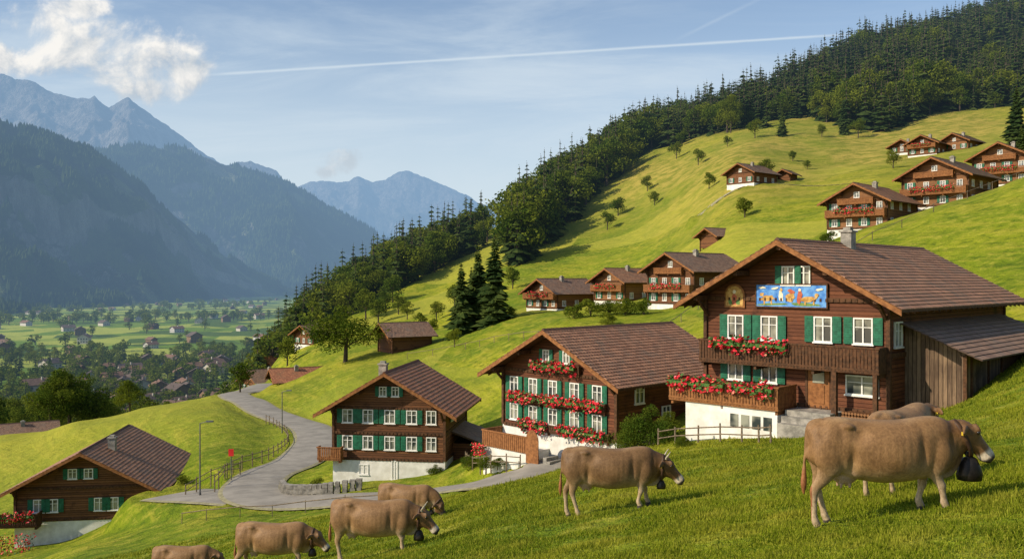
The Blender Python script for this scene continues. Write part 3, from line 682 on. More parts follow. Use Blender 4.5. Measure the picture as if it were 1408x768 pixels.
# lean-to barn
p=M();x0,x1,ya,yb=4.95,7.7,1.9,16.5
p.add([(x0,ya,-1),(x1,ya,-1),(x1,ya,4.4),(x0,ya,5.55),(x0,yb,-1),(x1,yb,-1),(x1,yb,4.4),(x0,yb,5.55)],[(0,1,2,3),(1,5,6,2),(5,4,7,6)])
p.obj('barn_walls',[barnw],E)
p=M()
for i in range(11):
    a=i/11;b=(i+1)/11;xa=x0+a*(x1-x0+.9);xb=x0+b*(x1-x0+.9)+.02;f=lambda q:5.75-(q-x0)*.43
    p.add([(xa,ya-.7,f(xa)),(xa,yb,f(xa)),(xb,yb,f(xb)+.04),(xb,ya-.7,f(xb)+.04),(xb,ya-.7,f(xb)-.03),(xb,yb,f(xb)-.03),(xa,ya-.7,f(xa)-.06)],[(0,1,2,3),(3,2,5,4),(0,3,4,6)],0,[[(0,i*.33),(15,i*.33),(15,i*.33+.3),(0,i*.33+.3)],[(0,0)]*4,[(0,0)]*4])
p.obj('barn_roof',[roof_b],E)
p=M();p.box(x1-.1,x1+.06,ya-.08,ya+.1,-1,4.3);p.box(x1+.01,x1+.1,ya+5,ya+7.4,-1,3.9)
for yy in(2.6,5,8,11,14): p.box(x1+.0,x1+.08,yy-.08,yy+.08,-1,4.2)
p.obj('barn_posts',[beam],E)
# --- middle chalet
E2=chalet('timber_chalet',2.9,57.6,-11.9,46,10,11.8,2.0,5.95,8.55,1.3,1.2,
 wins=[s(-3.9,4.75,.8,1.15),s(-2.1,4.75,.8,1.15),s(-.3,4.75,.8,1.15),s(1.6,4.75,.8,1.15),s(3.5,4.75,.8,1.15),s(-3.9,2.95,.8,1.1),s(-2.1,2.95,.8,1.1),s(-.3,2.95,.8,1.1),s(1.6,2.95,.8,1.1),s(3.5,2.95,.8,1.1),s(-.9,6.9,.6,.8),s(.9,6.9,.6,.8)],
 side=[s(2.2,4.7,.9,1.1,False),s(5,3.2,.9,1.1,False)],
 balc=[(-4.3,4.3,3.85,.3,.4,[(-4.2,-1.4),(-1.2,1.0),(1.2,4.2)],beam),(-2.2,2.2,6.05,.3,.4,[(-2,2)],beam),(-3.2,4.6,2.05,.3,.4,[(-3,-.5),(.5,4.4)],beam)],wm=wood_red,chim=None)
p=M();p.box(-5.0,-.6,-1.9,-.05,-3,.85)
p.obj('terrace_base',[plaster],E2)
p=M()
for i in range(24): xx=-5.0+i*.185;p.box(xx,xx+.15,-2.0,-1.96,.75,1.75)
p.box(-5.05,-.55,-2.04,-1.93,1.75,1.84)
for i in range(10): yy=-1.9+i*.185;p.box(-5.08,-5.04,yy,yy+.15,.75,1.75)
p.box(-5.12,-5.0,-1.9,-.1,1.75,1.83)
vs=[(-.2+.55*math.cos(a),-2.08,1.6+.75*math.sin(a)) for a in np.linspace(0,math.pi,14)];vs=[(.35,-2.08,.2)]+vs+[(-.75,-2.08,.2)]
p.add(vs+[(a,b+.05,c) for a,b,c in vs],[tuple(range(16))]+[(i,(i+1)%16,16+(i+1)%16,16+i) for i in range(16)]);p.obj('terrace_rail',[beam_o],E2)
p=M()
for i in range(9): p.box(.6+i*.28,.9+i*.28,-1.9,-.8,-2,.7-i*.2)
p.obj('garden_steps',[stone],E2)
p=M();p.flowers(300,-5.5,-4.4,-2.6,-2.1,.1,.9);p.flowers(500,2.5,5.2,-1.6,-.4,-.4,.7);p.obj('garden_flowers',[red_f,leaf_g,pink_f],E2)
# --- third chalet
E3=chalet('timber_chalet',-9.6,69,-16.0,8,8.9,8.6,2.0,6.15,8.75,1.3,1.2,
 wins=[s(-3.3,5.35,.85,1.05),s(-1.65,5.35,.85,1.05),s(.1,5.35,.85,1.05),s(1.85,5.35,.85,1.05),s(3.4,5.35,.8,1.05,False),s(-3.3,3.3,.85,1.05),s(-1.65,3.3,.85,1.05),s(.1,3.3,.85,1.05),s(1.85,3.3,.85,1.05),s(3.4,3.3,.8,1.05,False),s(-.45,7.3,.6,.75),s(.55,7.3,.6,.75),s(-2,1.2,.8,.8,False),s(.5,1.2,.5,1.5,False)],
 side=[s(2.5,5.3,.8,1.05),s(6,5.3,.8,1.05)],balc=[(-5.5,-3.6,2.1,.8,.9,None,beam_o)],chim=(-.9,1.6,1.0),rm=roof_r)
p=M();p.add([(4.45,2.5,3.9),(7.3,2.5,2.9),(7.3,8,2.9),(4.45,8,3.9),(4.45,2.5,3.75),(7.3,2.5,2.75),(7.3,8,2.75),(4.45,8,3.75)],[(0,1,2,3),(4,5,6,7),(0,1,5,4),(1,2,6,5)],0,[[(0,0),(0,3),(7,3),(7,0)]]+[[(0,0)]*4]*3)
p.obj('shed_roof',[roof_b],E3);p=M();p.box(4.46,6.9,3,7.8,-1,2.85);p.obj('shed_walls',[wood],E3)
# --- bottom-left chalet
E4=chalet('timber_chalet',-36.6,76,-22.2,-8,11.2,12.5,1.7,4.55,7.5,1.3,1.2,
 wins=[s(-3.7,2.95,.9,1.1),s(-2.6,2.95,.9,1.1),s(1.2,2.95,.9,1.1),s(2.3,2.95,.9,1.1),s(-1.0,5.6,.75,.85),s(.3,5.6,.75,.85)],
 side=[s(3,2.9,.9,1.1,False),s(7,2.9,.9,1.1,False)],balc=[(-7.4,-3.4,1.6,1.3,1.0,[(-7.2,-3.6)],None)],chim=(1.2,3.5,1.1))
p=M();p.flowers(900,-9.5,-3,-4.5,-2.5,0,1.4);p.obj('garden_flowers',[red_f,leaf_g,pink_f],E4)
# --- generic chalets up the slope
def gen(px,d,phi,W,L,Hr,dz=0,name='timber_chalet',wm=None,rm=None,wn=True,Hb=1.2):
    x,y=XY(px,d);z=Hs(x,y)+dz;sl=.52;He=Hr-sl*W/2;wins=[];side=[];bal=[]
    if wn:
        rowsz=[zc for zc in (2.1,4.3) if zc+.7<He+.3]
        k=int(W/2)
        for zc in rowsz:
            for i in range(k): wins.append((-W/2+W*(i+.5)/k,zc,.8,1.0,(i%2==0)))
            for i in range(int(L/3)): side.append((1.5+i*3,zc,.8,1.0,False))
        wins.append((0,Hr-1.5,.8,.8,False))
        if He>4: bal.append((-W/2,W/2,2.95,1.0,.9,[(-W/3,W/3)],beam_o))
        if Hr>7: bal.append((-W*.3,W*.3,Hr-2.7,.7,.7,None,beam_o))
    return chalet(name,x,y,z,phi,W,L,Hb,He,Hr,1.2,1.0,wins,side,bal,(.8,L*.4,.8) if wn else None,wm,rm,None,wn,green,beams=d<140)
gen(745,158,52,8.5,10,6.3,-.8,wm=wood_l,rm=roof_b)
gen(838,152,52,7.5,9,6.6,-.6,rm=roof_a,wm=wood_l)
gen(922,124,52,8.5,11,8.2,-.6,rm=roof_b)
gen(530,150,60,6.5,7,5.2,-.3,name='wooden_barn',wn=False,rm=roof_b)
gen(975,174,60,5,7,3.8,-.3,name='wooden_barn',wn=False,rm=roof_b)
gen(1018,208,50,7.5,9,5.8,-.5,rm=roof_b,wm=wood)
gen(1078,214,40,3,4,2.8,-.3,name='wooden_shed',wn=False,rm=roof_b)
gen(1178,124,45,8.5,10.5,7.4,-.9,wm=wood_l,rm=roof_a)
gen(1285,130,48,9.5,11,8.2,-.9,wm=wood_l,rm=roof_b)
gen(1375,148,45,8.5,11,8,-.8,wm=wood_l,rm=roof_a)
gen(1268,225,45,7,8,6,-.8,rm=roof_a);gen(1312,226,52,7,8,5.4,-1.2,wm=wood_l,rm=roof_b);gen(1240,240,40,6,7,4.6,-.5,rm=roof_b)
gen(418,205,40,7,8,5.5,-.5,rm=roof_b);gen(345,196,50,9,10,6,-.5,rm=roof_b);gen(380,150,65,6,8,4,-1.5,rm=roof_r,wm=wood_l);gen(2,152,60,7,8,4.6,-1.9,rm=roof_b);gen(365,235,40,7,8,5,-.5,rm=roof_r)
# --- village houses (shared meshes)
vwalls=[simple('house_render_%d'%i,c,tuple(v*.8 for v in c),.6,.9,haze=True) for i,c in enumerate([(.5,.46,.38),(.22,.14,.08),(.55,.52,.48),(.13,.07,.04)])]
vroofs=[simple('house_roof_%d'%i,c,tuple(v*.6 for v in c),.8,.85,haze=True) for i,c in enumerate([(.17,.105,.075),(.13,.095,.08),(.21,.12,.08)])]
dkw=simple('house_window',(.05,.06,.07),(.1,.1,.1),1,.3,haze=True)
vm=[]
for i in range(6):
    p=M();W_=R.uniform(8,12);L_=R.uniform(9,15);He_=R.uniform(4,6.5);Hr_=He_+W_*.27;hw=W_/2
    p.add([(-hw,0,-3),(hw,0,-3),(hw,0,He_),(0,0,Hr_),(-hw,0,He_),(-hw,L_,-3),(hw,L_,-3),(hw,L_,He_),(0,L_,Hr_),(-hw,L_,He_)],[(0,1,2,3,4),(9,8,7,6,5),(1,6,7,2),(0,4,9,5)],0)
    o_=1.
    for sd in(-1,1):
        xe=sd*(hw+o_);ze=He_-.54*o_
        p.add([(0,-o_,Hr_+.02),(xe,-o_,ze),(xe,L_+o_,ze),(0,L_+o_,Hr_+.02),(0,-o_,Hr_+.3),(xe,-o_,ze+.28),(xe,L_+o_,ze+.28),(0,L_+o_,Hr_+.3)],[(0,1,2,3),(4,5,6,7),(0,1,5,4),(1,2,6,5),(2,3,7,6)],1)
    for zc in(1.8,4.3):
        if zc+.8<He_+.6:
            for k in range(4): xx=-hw+W_*(k+.5)/4;p.box(xx-.5,xx+.5,-.05,.0,zc-.6,zc+.6,2)
            for k in range(4): yy=L_*(k+.5)/4;p.box(hw,hw+.05,yy-.5,yy+.5,zc-.6,zc+.6,2)
    p.box(1,1.7,L_/2,L_/2+.7,Hr_-.8,Hr_+1,0)
    vm.append(p.obj('village_house',[vwalls[i%4],vroofs[i%3],dkw],link=False))
vx=[]
def vhouse(x,y):
    for a,b in vx:
        if (a-x)**2+(b-y)**2<15**2: return
    vx.append((x,y));o=bpy.data.objects.new('village_house',random.choice(vm));COL.objects.link(o);o.location=(x,y,Hs(x,y));o.rotation_euler=(0,0,random.choice([-.6,-.8,.4,.9,1.3])+random.uniform(-.2,.2));k=random.uniform(.75,1.05);o.scale=(k,k,k)
for i in range(230):
    px=random.gauss(225,80);d=random.uniform(290,640)
    if px<-20 or px>385 or (px>310 and d<360): continue
    vhouse(U(px)*d,d)
for i in range(70):
    px=random.uniform(-20,400);d=math.exp(random.uniform(math.log(700),math.log(2600)));vhouse(U(px)*d,d)
# ------------------------------------------------------------------ fences, wall, lamps, sign
def fence(name,pts,h=1.0,step=1.6,rails=(.45,.85),mat=oldwood,r=.05):
    q=dens(pts,step);zz=Hn(q[:,0],q[:,1]);p=M()
    for a,z in zip(q,zz): p.cyl((a[0],a[1],z-.4),(a[0]+random.uniform(-.03,.03),a[1],z+h*random.uniform(.95,1.05)),r,r*.85,6)
    for i in range(len(q)-1):
        for rr in rails: p.cyl((q[i][0],q[i][1]-.05,zz[i]+rr*h),(q[i+1][0],q[i+1][1]-.05,zz[i+1]+rr*h),.035,.035,5)
    return p.obj(name,[mat])
nm,q,z,hw=roads[0]
tg=np.gradient(q,axis=0);tg/=np.linalg.norm(tg,axis=1)[:,None];nr_=np.stack([-tg[:,1],tg[:,0]],-1)
ins=[i for i in range(len(q)) if q[i,1]>72 and q[i,1]<112]
fence('wooden_fence',[tuple(q[i]+nr_[i]*(3.0 if (q[i]+nr_[i]*3)[0]<q[i][0] else -3.0)) for i in ins[::4]],1.1,r=.06)
fence('wooden_fence',[XY(255,72),XY(290,74.5),XY(330,76.5)],1.1,r=.06)
fence('wooden_fence',[XY(905,47),XY(960,45.5),XY(1020,42.5),XY(1060,40.5)],.9,2.2)
fence('wooden_fence',[XY(640,67),XY(650,61.5),XY(675,58),XY(715,56.6)],.9)
fence('pasture_fence',[XY(1010,118),XY(960,100),XY(880,88),XY(800,96),XY(720,112),XY(640,128),XY(560,135)],1.0,4,(.9,),oldwood,.045)
fence('pasture_fence',[XY(1420,112),XY(1330,104),XY(1240,100),XY(1170,98)],1.0,4,(.9,),oldwood,.045)
fence('pasture_fence',[XY(250,60),XY(330,57),XY(420,56),XY(520,54)],.8,6,(.9,),oldwood,.03)
q=dens([XY(388,69.5),XY(395,67),XY(420,65.6),XY(455,65.2),XY(500,65.6)],.4);zz=Hn(q[:,0],q[:,1]);p=M()
for i in range(len(q)-1):
    for k in range(4):
        sx=random.uniform(.15,.22);p.box(q[i][0]-sx,q[i][0]+sx,q[i][1]-.2-random.uniform(0,.06),q[i][1]+.2,zz[i]-.4+k*.32,zz[i]-.09+k*.32+random.uniform(-.02,.02))
p.obj('stone_retaining_wall',[stone])
def lamp(px,d,h):
    x,y=XY(px,d);z=Hs(x,y);p=M();p.cyl((x,y,z-.3),(x,y,z+h),.07,.045,8);p.cyl((x,y,z+h-.02),(x+.7,y,z+h+.15),.03,.03,6);p.box(x+.5,x+1.05,y-.12,y+.12,z+h+.08,z+h+.19);p.cyl((x,y,z-.1),(x,y,z+.3),.11,.1,8);p.obj('street_lamp',[metal])
lamp(275,70,5.8);lamp(388,99,5)
x,y=XY(318,74);z=Hs(x,y);p=M();p.cyl((x,y,z-.3),(x,y,z+2.6),.04,.04,8);p.box(x-.22,x+.22,y-.06,y-.045,z+2.0,z+2.6,1);p.obj('red_road_sign',[metal,simple('sign_red',(.5,.02,.02),(.6,.03,.03),3,.4)])
# ------------------------------------------------------------------ cows
m,nt=newmat('cow_hide');t=NT(nt);tc=t.n('ShaderNodeTexCoord').outputs['Object']
vc=t.n('ShaderNodeVertexColor');vc.layer_name='hide'
n=t.noise(t.mapp(tc,(.5,1,.35)),60,5,.8);n2=t.noise(tc,3.5,5,.65);n4=t.noise(t.mapp(tc,(1,1,.4)),9,3,.6)
mm=t.n('ShaderNodeMix',data_type='RGBA',blend_type='MULTIPLY');mm.inputs[0].default_value=1
t.l(vc.outputs[0],mm.inputs[6]);t.l(t.mix(t.step(t.m('ADD',t.m('MULTIPLY',n,.55),t.m('MULTIPLY',n2,.45)),.32,.68),(.55,.50,.45),(1.28,1.27,1.25)),mm.inputs[7])
hb=t.m('ADD',t.m('MULTIPLY',n,.3),t.m('ADD',t.m('MULTIPLY',n2,.5),t.m('MULTIPLY',n4,.35)))
hide=finish(m,t,bsdf(t,mm.outputs[2],.6,hb,.6,.03,.35),False)
dark=simple('dark_eye',(.01,.008,.006),(.02,.015,.01),3,.15,bs=0,spec=.6)
bellm=simple('bell_metal',(.025,.02,.018),(.06,.05,.04),4,.45,metal=.7);strap=simple('leather_strap',(.04,.02,.012),(.09,.045,.02),9,.6);hornm=simple('horn',(.4,.34,.24),(.5,.44,.34),5,.5);tagm=simple('ear_tag_yellow',(.6,.4,.03),(.7,.5,.05),3,.5)
def loft(bm,st,B=(0,1,0),n=16,sq=1.,sub=4):
    B=Vector(B);arr=np.array([[*s_[0],s_[1],s_[2]] for s_ in st],float);m_=len(arr);out=[]
    for i in range(m_-1):
        p0=arr[max(i-1,0)];p1=arr[i];p2=arr[i+1];p3=arr[min(i+2,m_-1)]
        for j in range(sub):
            t_=j/sub;out.append(.5*((2*p1)+(-p0+p2)*t_+(2*p0-5*p1+4*p2-p3)*t_*t_+(-p0+3*p1-3*p2+p3)*t_**3))
    out.append(arr[-1]);P=[Vector(o[:3]) for o in out];rings=[]
    for i,o in enumerate(out):
        a=max(o[3],.004);b=max(o[4],.004)
        T=(P[min(i+1,len(P)-1)]-P[max(i-1,0)]).normalized();Bb=(B-T*B.dot(T)).normalized();Nn=T.cross(Bb)
        ring=[]
        for k in range(n):
            w=2*math.pi*k/n;c,s_=math.cos(w),math.sin(w)
            c=math.copysign(abs(c)**sq,c);s_=math.copysign(abs(s_)**sq,s_)
            ring.append(bm.verts.new(P[i]+Bb*a*c+Nn*b*s_))
        rings.append(ring)
    for r0,r1 in zip(rings,rings[1:]):
        for k in range(n): bm.faces.new((r0[k],r0[(k+1)%n],r1[(k+1)%n],r1[k]))
    bm.faces.new(rings[0][::-1]);bm.faces.new(rings[-1])
def cow(px,d,yaw=0,pose=0,scale=1.,vox=.022,bell=1.,gait=0,horn=False,seed=0,tone=1.):
    x,y=XY(px,d);z=Hs(x,y);c,sn=math.cos(yaw),math.sin(yaw);e_=.7
    sx=(Hs(x+c*e_,y+sn*e_)-Hs(x-c*e_,y-sn*e_))/(2*e_);sy=(Hs(x-sn*e_,y+c*e_)-Hs(x+sn*e_,y-c*e_))/(2*e_)
    sy*=.6
    bm=bmesh.new()
    tk=[(-1.0,1.20,1.00,.07),(-.985,1.28,.92,.14),(-.94,1.34,.84,.20),(-.84,1.385,.73,.25),(-.68,1.40,.64,.28),(-.50,1.385,.585,.295),(-.25,1.36,.53,.34),(0,1.345,.495,.375),(.22,1.345,.505,.365),(.42,1.365,.535,.32),(.60,1.395,.56,.27),(.76,1.40,.59,.225),(.90,1.35,.64,.19),(1.0,1.27,.72,.14),(1.05,1.15,.84,.07)]
    loft(bm,[((a,0,(b+c_)/2),w,(b-c_)/2) for a,b,c_,w in tk],n=40,sq=.86)
    for sg in(-1,1):
        loft(bm,[((-.66,sg*.16,1.285),.02,.02),((-.56,sg*.195,1.285),.055,.05),((-.48,sg*.20,1.275),.058,.05),((-.38,sg*.18,1.25),.02,.02)],n=12)
        loft(bm,[((.60,sg*.08,1.28),.06,.10),((.66,sg*.155,1.12),.07,.17),((.73,sg*.19,.92),.078,.18),((.70,sg*.18,.76),.08,.15),((.67,sg*.165,.66),.07,.11)],n=16)
        loft(bm,[((-.70,sg*.10,1.20),.10,.20),((-.735,sg*.155,1.06),.115,.225),((-.75,sg*.18,.88),.11,.225),((-.75,sg*.185,.74),.088,.19),((-.77,sg*.18,.64),.062,.125)],n=20)
    nk={0:[(.95,1.11),(1.10,1.19),(1.22,1.235)],1:[(.95,1.06),(1.12,1.06),(1.25,1.04)],2:[(1.0,1.0),(1.16,.86),(1.30,.72)]}[pose]
    hd={0:((1.18,1.31),(1.53,.84)),1:((1.20,1.13),(1.57,.67)),2:((1.27,.79),(1.48,.29))}[pose]
    loft(bm,[((.45,0,1.05),.2,.30),((.72,0,1.05),.20,.34),((nk[0][0],0,nk[0][1]-.03),.15,.28),((nk[1][0],0,nk[1][1]-.04),.12,.22),((nk[2][0],0,nk[2][1]-.05),.105,.165)],n=28)
    loft(bm,[((.72,0,.66),.06,.09),((.90,0,.68),.045,.14),((nk[1][0]-.08,0,nk[1][1]-.27),.03,.15),((nk[2][0]-.04,0,nk[2][1]-.20),.025,.07)],n=12)
    a=Vector((hd[0][0],0,hd[0][1]));b=Vector((hd[1][0],0,hd[1][1]));hv=(b-a);hn=Vector((-hv.z,0,hv.x)).normalized()
    if hn.x<0: hn=-hn
    hs=[(-.07,.06,.03,-.06),(-.02,.115,.065,-.15),(.09,.145,.085,-.235),(.22,.150,.09,-.275),(.36,.134,.078,-.265),(.50,.113,.062,-.215),(.64,.100,.056,-.17),(.78,.102,.056,-.155),(.90,.114,.056,-.152),(.98,.11,.044,-.135),(1.03,.085,.012,-.105),(1.05,.04,-.015,-.06)]
    loft(bm,[(tuple(a+hv*t_+hn*((u+d_)/2)),w,(u-d_)/2) for t_,w,u,d_ in hs],n=28,sq=.86)
    for sg in(-1,1):
        q=a+hv*.2+hn*.04;loft(bm,[((q.x-.03,sg*.08,q.z+.06),.03,.03),((q.x+.0,sg*.132,q.z),.03,.038),((q.x+.03,sg*.12,q.z-.06),.015,.02)],B=(1,0,0),n=10)
    ear0=a+hv*.04-hn*.07
    for sg in(-1,1):
        q=Vector((ear0.x,sg*.09,ear0.z))
        loft(bm,[(q,.03,.026),(q+Vector((-.03,sg*.06,.0)),.05,.026),(q+Vector((-.07,sg*.13,-.01)),.070,.022),(q+Vector((-.12,sg*.19,-.035)),.055,.018),(q+Vector((-.15,sg*.23,-.055)),.014,.010)],B=(.0,0,1),n=12)
    g=[(.12,-.08,-.14,.10),(-.08,.12,.12,-.10),(.05,-.03,.09,-.05)][gait%3]
    for k,sg in enumerate((-1,1)):
        fo=g[k];xf=.68+fo;y_=sg*.155;fz=sx*xf+sy*y_
        L=[((.67,y_,.80),.08,.14),((.67+fo*.1,y_,.66+fz*.1),.074,.11),((.68+fo*.3,y_,.54+fz*.3),.058,.078),((.69+fo*.5,y_,.45+fz*.5),.055,.063),((.70+fo*.6,y_,.395+fz*.6),.058,.064),((.695+fo*.68,y_,.345+fz*.7),.049,.053),((.69+fo*.8,y_,.27+fz*.85),.040,.044),((xf,y_,.17+fz),.040,.044),((xf+.005,y_,.125+fz),.048,.054),((xf+.025,y_,.08+fz),.045,.050),((xf+.035,y_,.04+fz),.052,.063),((xf+.04,y_,-.03+fz),.057,.07)]
        loft(bm,L,n=16,sub=3)
        fo=g[2+k];xh=-.81+fo;y_=sg*.165;fz=sx*xh+sy*y_
        L=[((-.75,y_,.80),.08,.18),((-.77+fo*.1,y_,.70+fz*.1),.074,.15),((-.81+fo*.3,y_,.60+fz*.3),.057,.10),((-.855+fo*.5,y_,.525+fz*.4),.047,.076),((-.875+fo*.6,y_,.47+fz*.5),.048,.066),((-.865+fo*.72,y_,.41+fz*.65),.042,.054),((-.845+fo*.85,y_,.30+fz*.85),.038,.045),((-.82+fo,y_,.18+fz),.040,.045),((xh+.0,y_,.13+fz),.048,.055),((xh+.025,y_,.08+fz),.045,.051),((xh+.035,y_,.04+fz),.052,.063),((xh+.04,y_,-.03+fz),.057,.07)]
        loft(bm,L,n=16,sub=3)
    loft(bm,[((-.66,0,.74),.10,.12),((-.52,0,.59),.13,.13),((-.36,0,.56),.08,.07)],n=16)
    for ux in(-.56,-.44):
        for uy in(-.065,.065): loft(bm,[((ux,uy,.53),.026,.026),((ux,uy,.42),.02,.02)],B=(1,0,0),n=8)
    loft(bm,[((-.80,0,1.33),.05,.05),((-.93,0,1.305),.045,.045),((-.985,0,1.22),.04,.045),((-1.01,0,1.05),.03,.035),((-1.03,0,.85),.024,.026)],n=10)
    loft(bm,[((-1.02,0,.95),.025,.027),((-1.04,0,.78),.022,.022),((-1.045,0,.62),.032,.036),((-1.05,0,.46),.04,.046),((-1.05,0,.31),.012,.012)],n=10)
    bmesh.ops.recalc_face_normals(bm,faces=bm.faces)
    me=bpy.data.meshes.new('cow_tmp');bm.to_mesh(me);bm.free()
    o=bpy.data.objects.new('brown_cow',me);COL.objects.link(o)
    r=o.modifiers.new('r','REMESH');r.mode='VOXEL';r.voxel_size=vox
    sm=o.modifiers.new('s','SMOOTH');sm.iterations=5;sm.factor=.5
    dg=bpy.context.evaluated_depsgraph_get();m2=bpy.data.meshes.new_from_object(o.evaluated_get(dg))
    o.modifiers.clear();o.data=m2;m2.name='cow_body';m2.materials.clear();m2.materials.append(hide)
    m2.polygons.foreach_set('use_smooth',[True]*len(m2.polygons))
    nv=len(m2.vertices);co=np.empty(nv*3);m2.vertices.foreach_get('co',co);co=co.reshape(-1,3)
    dy=np.zeros(nv)
    for cx,cz,rx,rz,am in [(-.36,1.17,.11,.09,-.045),(.47,.95,.055,.24,-.032),(-.47,.80,.055,.17,-.042),(-.62,1.17,.05,.10,-.016),(0.05,.85,.3,.2,.012),(.92,1.12,.05,.18,-.02),(-.86,1.18,.07,.06,-.02)]+[(xx,1.0,.02,.2,-.003) for xx in(.3,.2,.1,0,-.1)]:
        dy+=am*np.exp(-((co[:,0]-cx)/rx)**2-((co[:,2]-cz)/rz)**2)
    co[:,1]+=np.sign(co[:,1])*dy*np.clip(np.abs(co[:,1])/.12,0,1)
    m2.vertices.foreach_set('co',co.ravel());m2.update()
    X_,Y_,Z_=co[:,0],co[:,1],co[:,2]
    base=np.array([.27,.150,.062])*tone;back=np.array([.15,.078,.030])*tone;lite=np.array([.46,.32,.17])
    C=np.tile(base,(nv,1))
    def mx(w,c): 
        g_=w[:,None];C[:]=C*(1-g_)+np.array(c)*g_
    nz=fbm(X_*3,Z_*3+Y_,3,5)
    mx(sst(.85,.58,Z_+.2*nz)*.55*(X_<.95),lite);mx(sst(1.30,1.4,Z_+.05*nz)*.35,lite)
    mx(sst(.50,.95,X_+.15*nz)*.6,back);mx(sst(-.72,-.95,X_+.15*nz)*.3,back)
    gz_=Z_-(sx*X_+sy*Y_);mx(sst(.60,.38,gz_)*.75*(X_<1.1),[.50,.39,.26]);mx((gz_<.055)*1.0,[.05,.04,.035])
    mx(sst(.22,.1,np.hypot(X_+.52,(Z_-.52)))*.75,[.55,.37,.28])
    tlm=(X_<-1.0)*1.;mx(tlm*sst(.8,.6,Z_),[.28,.11,.04])
    hp=np.stack([X_-a.x,Z_-a.z],-1)@np.array([hv.x,hv.z])/hv.length_squared
    hd_=(X_>a.x-.12)&(hp>-.25)&(Z_>.15)
    mx(hd_*sst(.75,.3,hp)*.35,back*.8)
    mx(hd_*sst(.70,.80,hp),[.62,.54,.42]);mx(hd_*sst(.88,.95,hp),[.05,.04,.035])
    mx((hd_&(np.abs(Y_)>.2))*.5,[.12,.07,.04])
    ca=m2.color_attributes.new('hide','FLOAT_COLOR','POINT');ca.data.foreach_set('color',np.c_[C,np.ones(nv)].astype(np.float32).ravel())
    o.location=(x,y,z);o.rotation_euler=(0,0,yaw);o.scale=(scale,)*3
    p=M()
    for sg in(-1,1): q=a+hv*.26+hn*.01;p.sph((q.x,sg*.143,q.z),.028)
    p.obj('eyes',[dark],o,True)
    if horn:
        p=M()
        for sg in(-1,1):
            q=a+hn*.0;z_=q.z;pp=[(q.x,sg*.06,z_+.0),(q.x-.01,sg*.14,z_+.05),(q.x+.04,sg*.17,z_+.13),(q.x+.08,sg*.16,z_+.19)]
            for i,(r0,r1) in enumerate(((.026,.022),(.022,.015),(.015,.006))): p.cyl(pp[i],pp[i+1],r0,r1,8)
        p.obj('horns',[hornm],o,True)
    if bell:
        cx=nk[1][0]+.0;cz=nk[1][1]-.05;p=M();nn=28;vs=[];fs=[]
        nd=Vector((nk[2][0]-nk[0][0],0,nk[2][1]-nk[0][1])).normalized();up=Vector((-nd.z,0,nd.x))
        for i in range(nn):
            w=2*math.pi*i/nn
            for ax,rr in((-.03,1),(.03,1),(.03,1.08),(-.03,1.08)):
                v=Vector((cx,0,cz))+nd*ax+Vector((0,1,0))*.14*rr*math.cos(w)+up*(.26*rr*math.sin(w)-.05);vs.append(v)
        for i in range(nn):
            for k in range(4): fs.append((i*4+k,((i+1)%nn)*4+k,((i+1)%nn)*4+(k+1)%4,i*4+(k+1)%4))
        p.add(vs,fs);p.obj('collar',[strap],o,True)
        bc=Vector((cx,0,cz))+up*(-.31);bz=bc.z-.01;bx_=bc.x;b_=bell;p=M();prof=[(.03,0),(.075,-.02),(.115,-.10),(.145,-.2),(.135,-.27),(.125,-.27),(.05,-.2)];vs=[];fs=[];nn=20
        for r_,h_ in prof:
            for i in range(nn): w=2*math.pi*i/nn;vs.append((bx_+r_*b_*math.cos(w),r_*.8*b_*math.sin(w),bz+h_*b_))
        for j in range(len(prof)-1):
            for i in range(nn): fs.append((j*nn+i,j*nn+(i+1)%nn,(j+1)*nn+(i+1)%nn,(j+1)*nn+i))
        fs.append(tuple(range(nn)));p.add(vs,fs);p.cyl((bx_,0,bz-.2*b_),(bx_,0,bz-.28*b_),.02,.03,8);p.box(bx_-.03,bx_+.03,-.04,.04,bz-.01,bz+.06);p.obj('cow_bell',[bellm],o,True)
    p=M()
    for sg in(-1,1): q=ear0;p.box(q.x-.10,q.x-.065,sg*.18-.02,sg*.18+.02,q.z-.085,q.z-.04)
    p.obj('ear_tags',[tagm],o)
    return o
cow(1210,12.2,0.0,0,1.0,.017,1.2,0,False,1)
cow(1238,14.9,.75,0,1,.022,0,1,False,2,1.0)
cow(838,19,-.05,1,1,.02,.7,1,True,3,.72)
cow(513,21,-.1,1,1,.022,.9,2,True,4,.95)
cow(375,24.3,-.05,1,1,.024,.8,0,False,5,1.0)
cow(251,30,0,1,1,.03,0,1,False,6)
cow(558,31,-.25,2,1,.03,.7,2,False,7,.9)
# ------------------------------------------------------------------ camera, sun, world
cam=bpy.data.cameras.new('camera');co=bpy.data.objects.new('camera',cam);COL.objects.link(co)
cam.lens=31.17;cam.sensor_width=36;cam.clip_end=40000;cam.clip_start=.1;co.location=(0,0,0);co.rotation_euler=(math.pi/2,0,0);scene.camera=co
sd=Vector((-.74,-.30,.52)).normalized()
sl=bpy.data.lights.new('sun','SUN');so=bpy.data.objects.new('sun',sl);COL.objects.link(so)
sl.energy=5.;sl.angle=math.radians(.5);sl.color=(1,.87,.67);so.rotation_euler=sd.to_track_quat('Z','Y').to_euler()
w=bpy.data.worlds.new('World');scene.world=w;w.use_nodes=True;nt=w.node_tree;nt.nodes.clear();t=NT(nt)
sky=t.n('ShaderNodeTexSky',sky_type='NISHITA');sky.sun_disc=False;sky.sun_elevation=math.asin(sd.z);sky.sun_rotation=math.atan2(sd.x,sd.y)
sky.air_density=1.;sky.dust_density=.7;sky.ozone_density=2.
bg=t.n('ShaderNodeBackground');bg.inputs[1].default_value=.14;t.l(sky.outputs[0],bg.inputs[0])
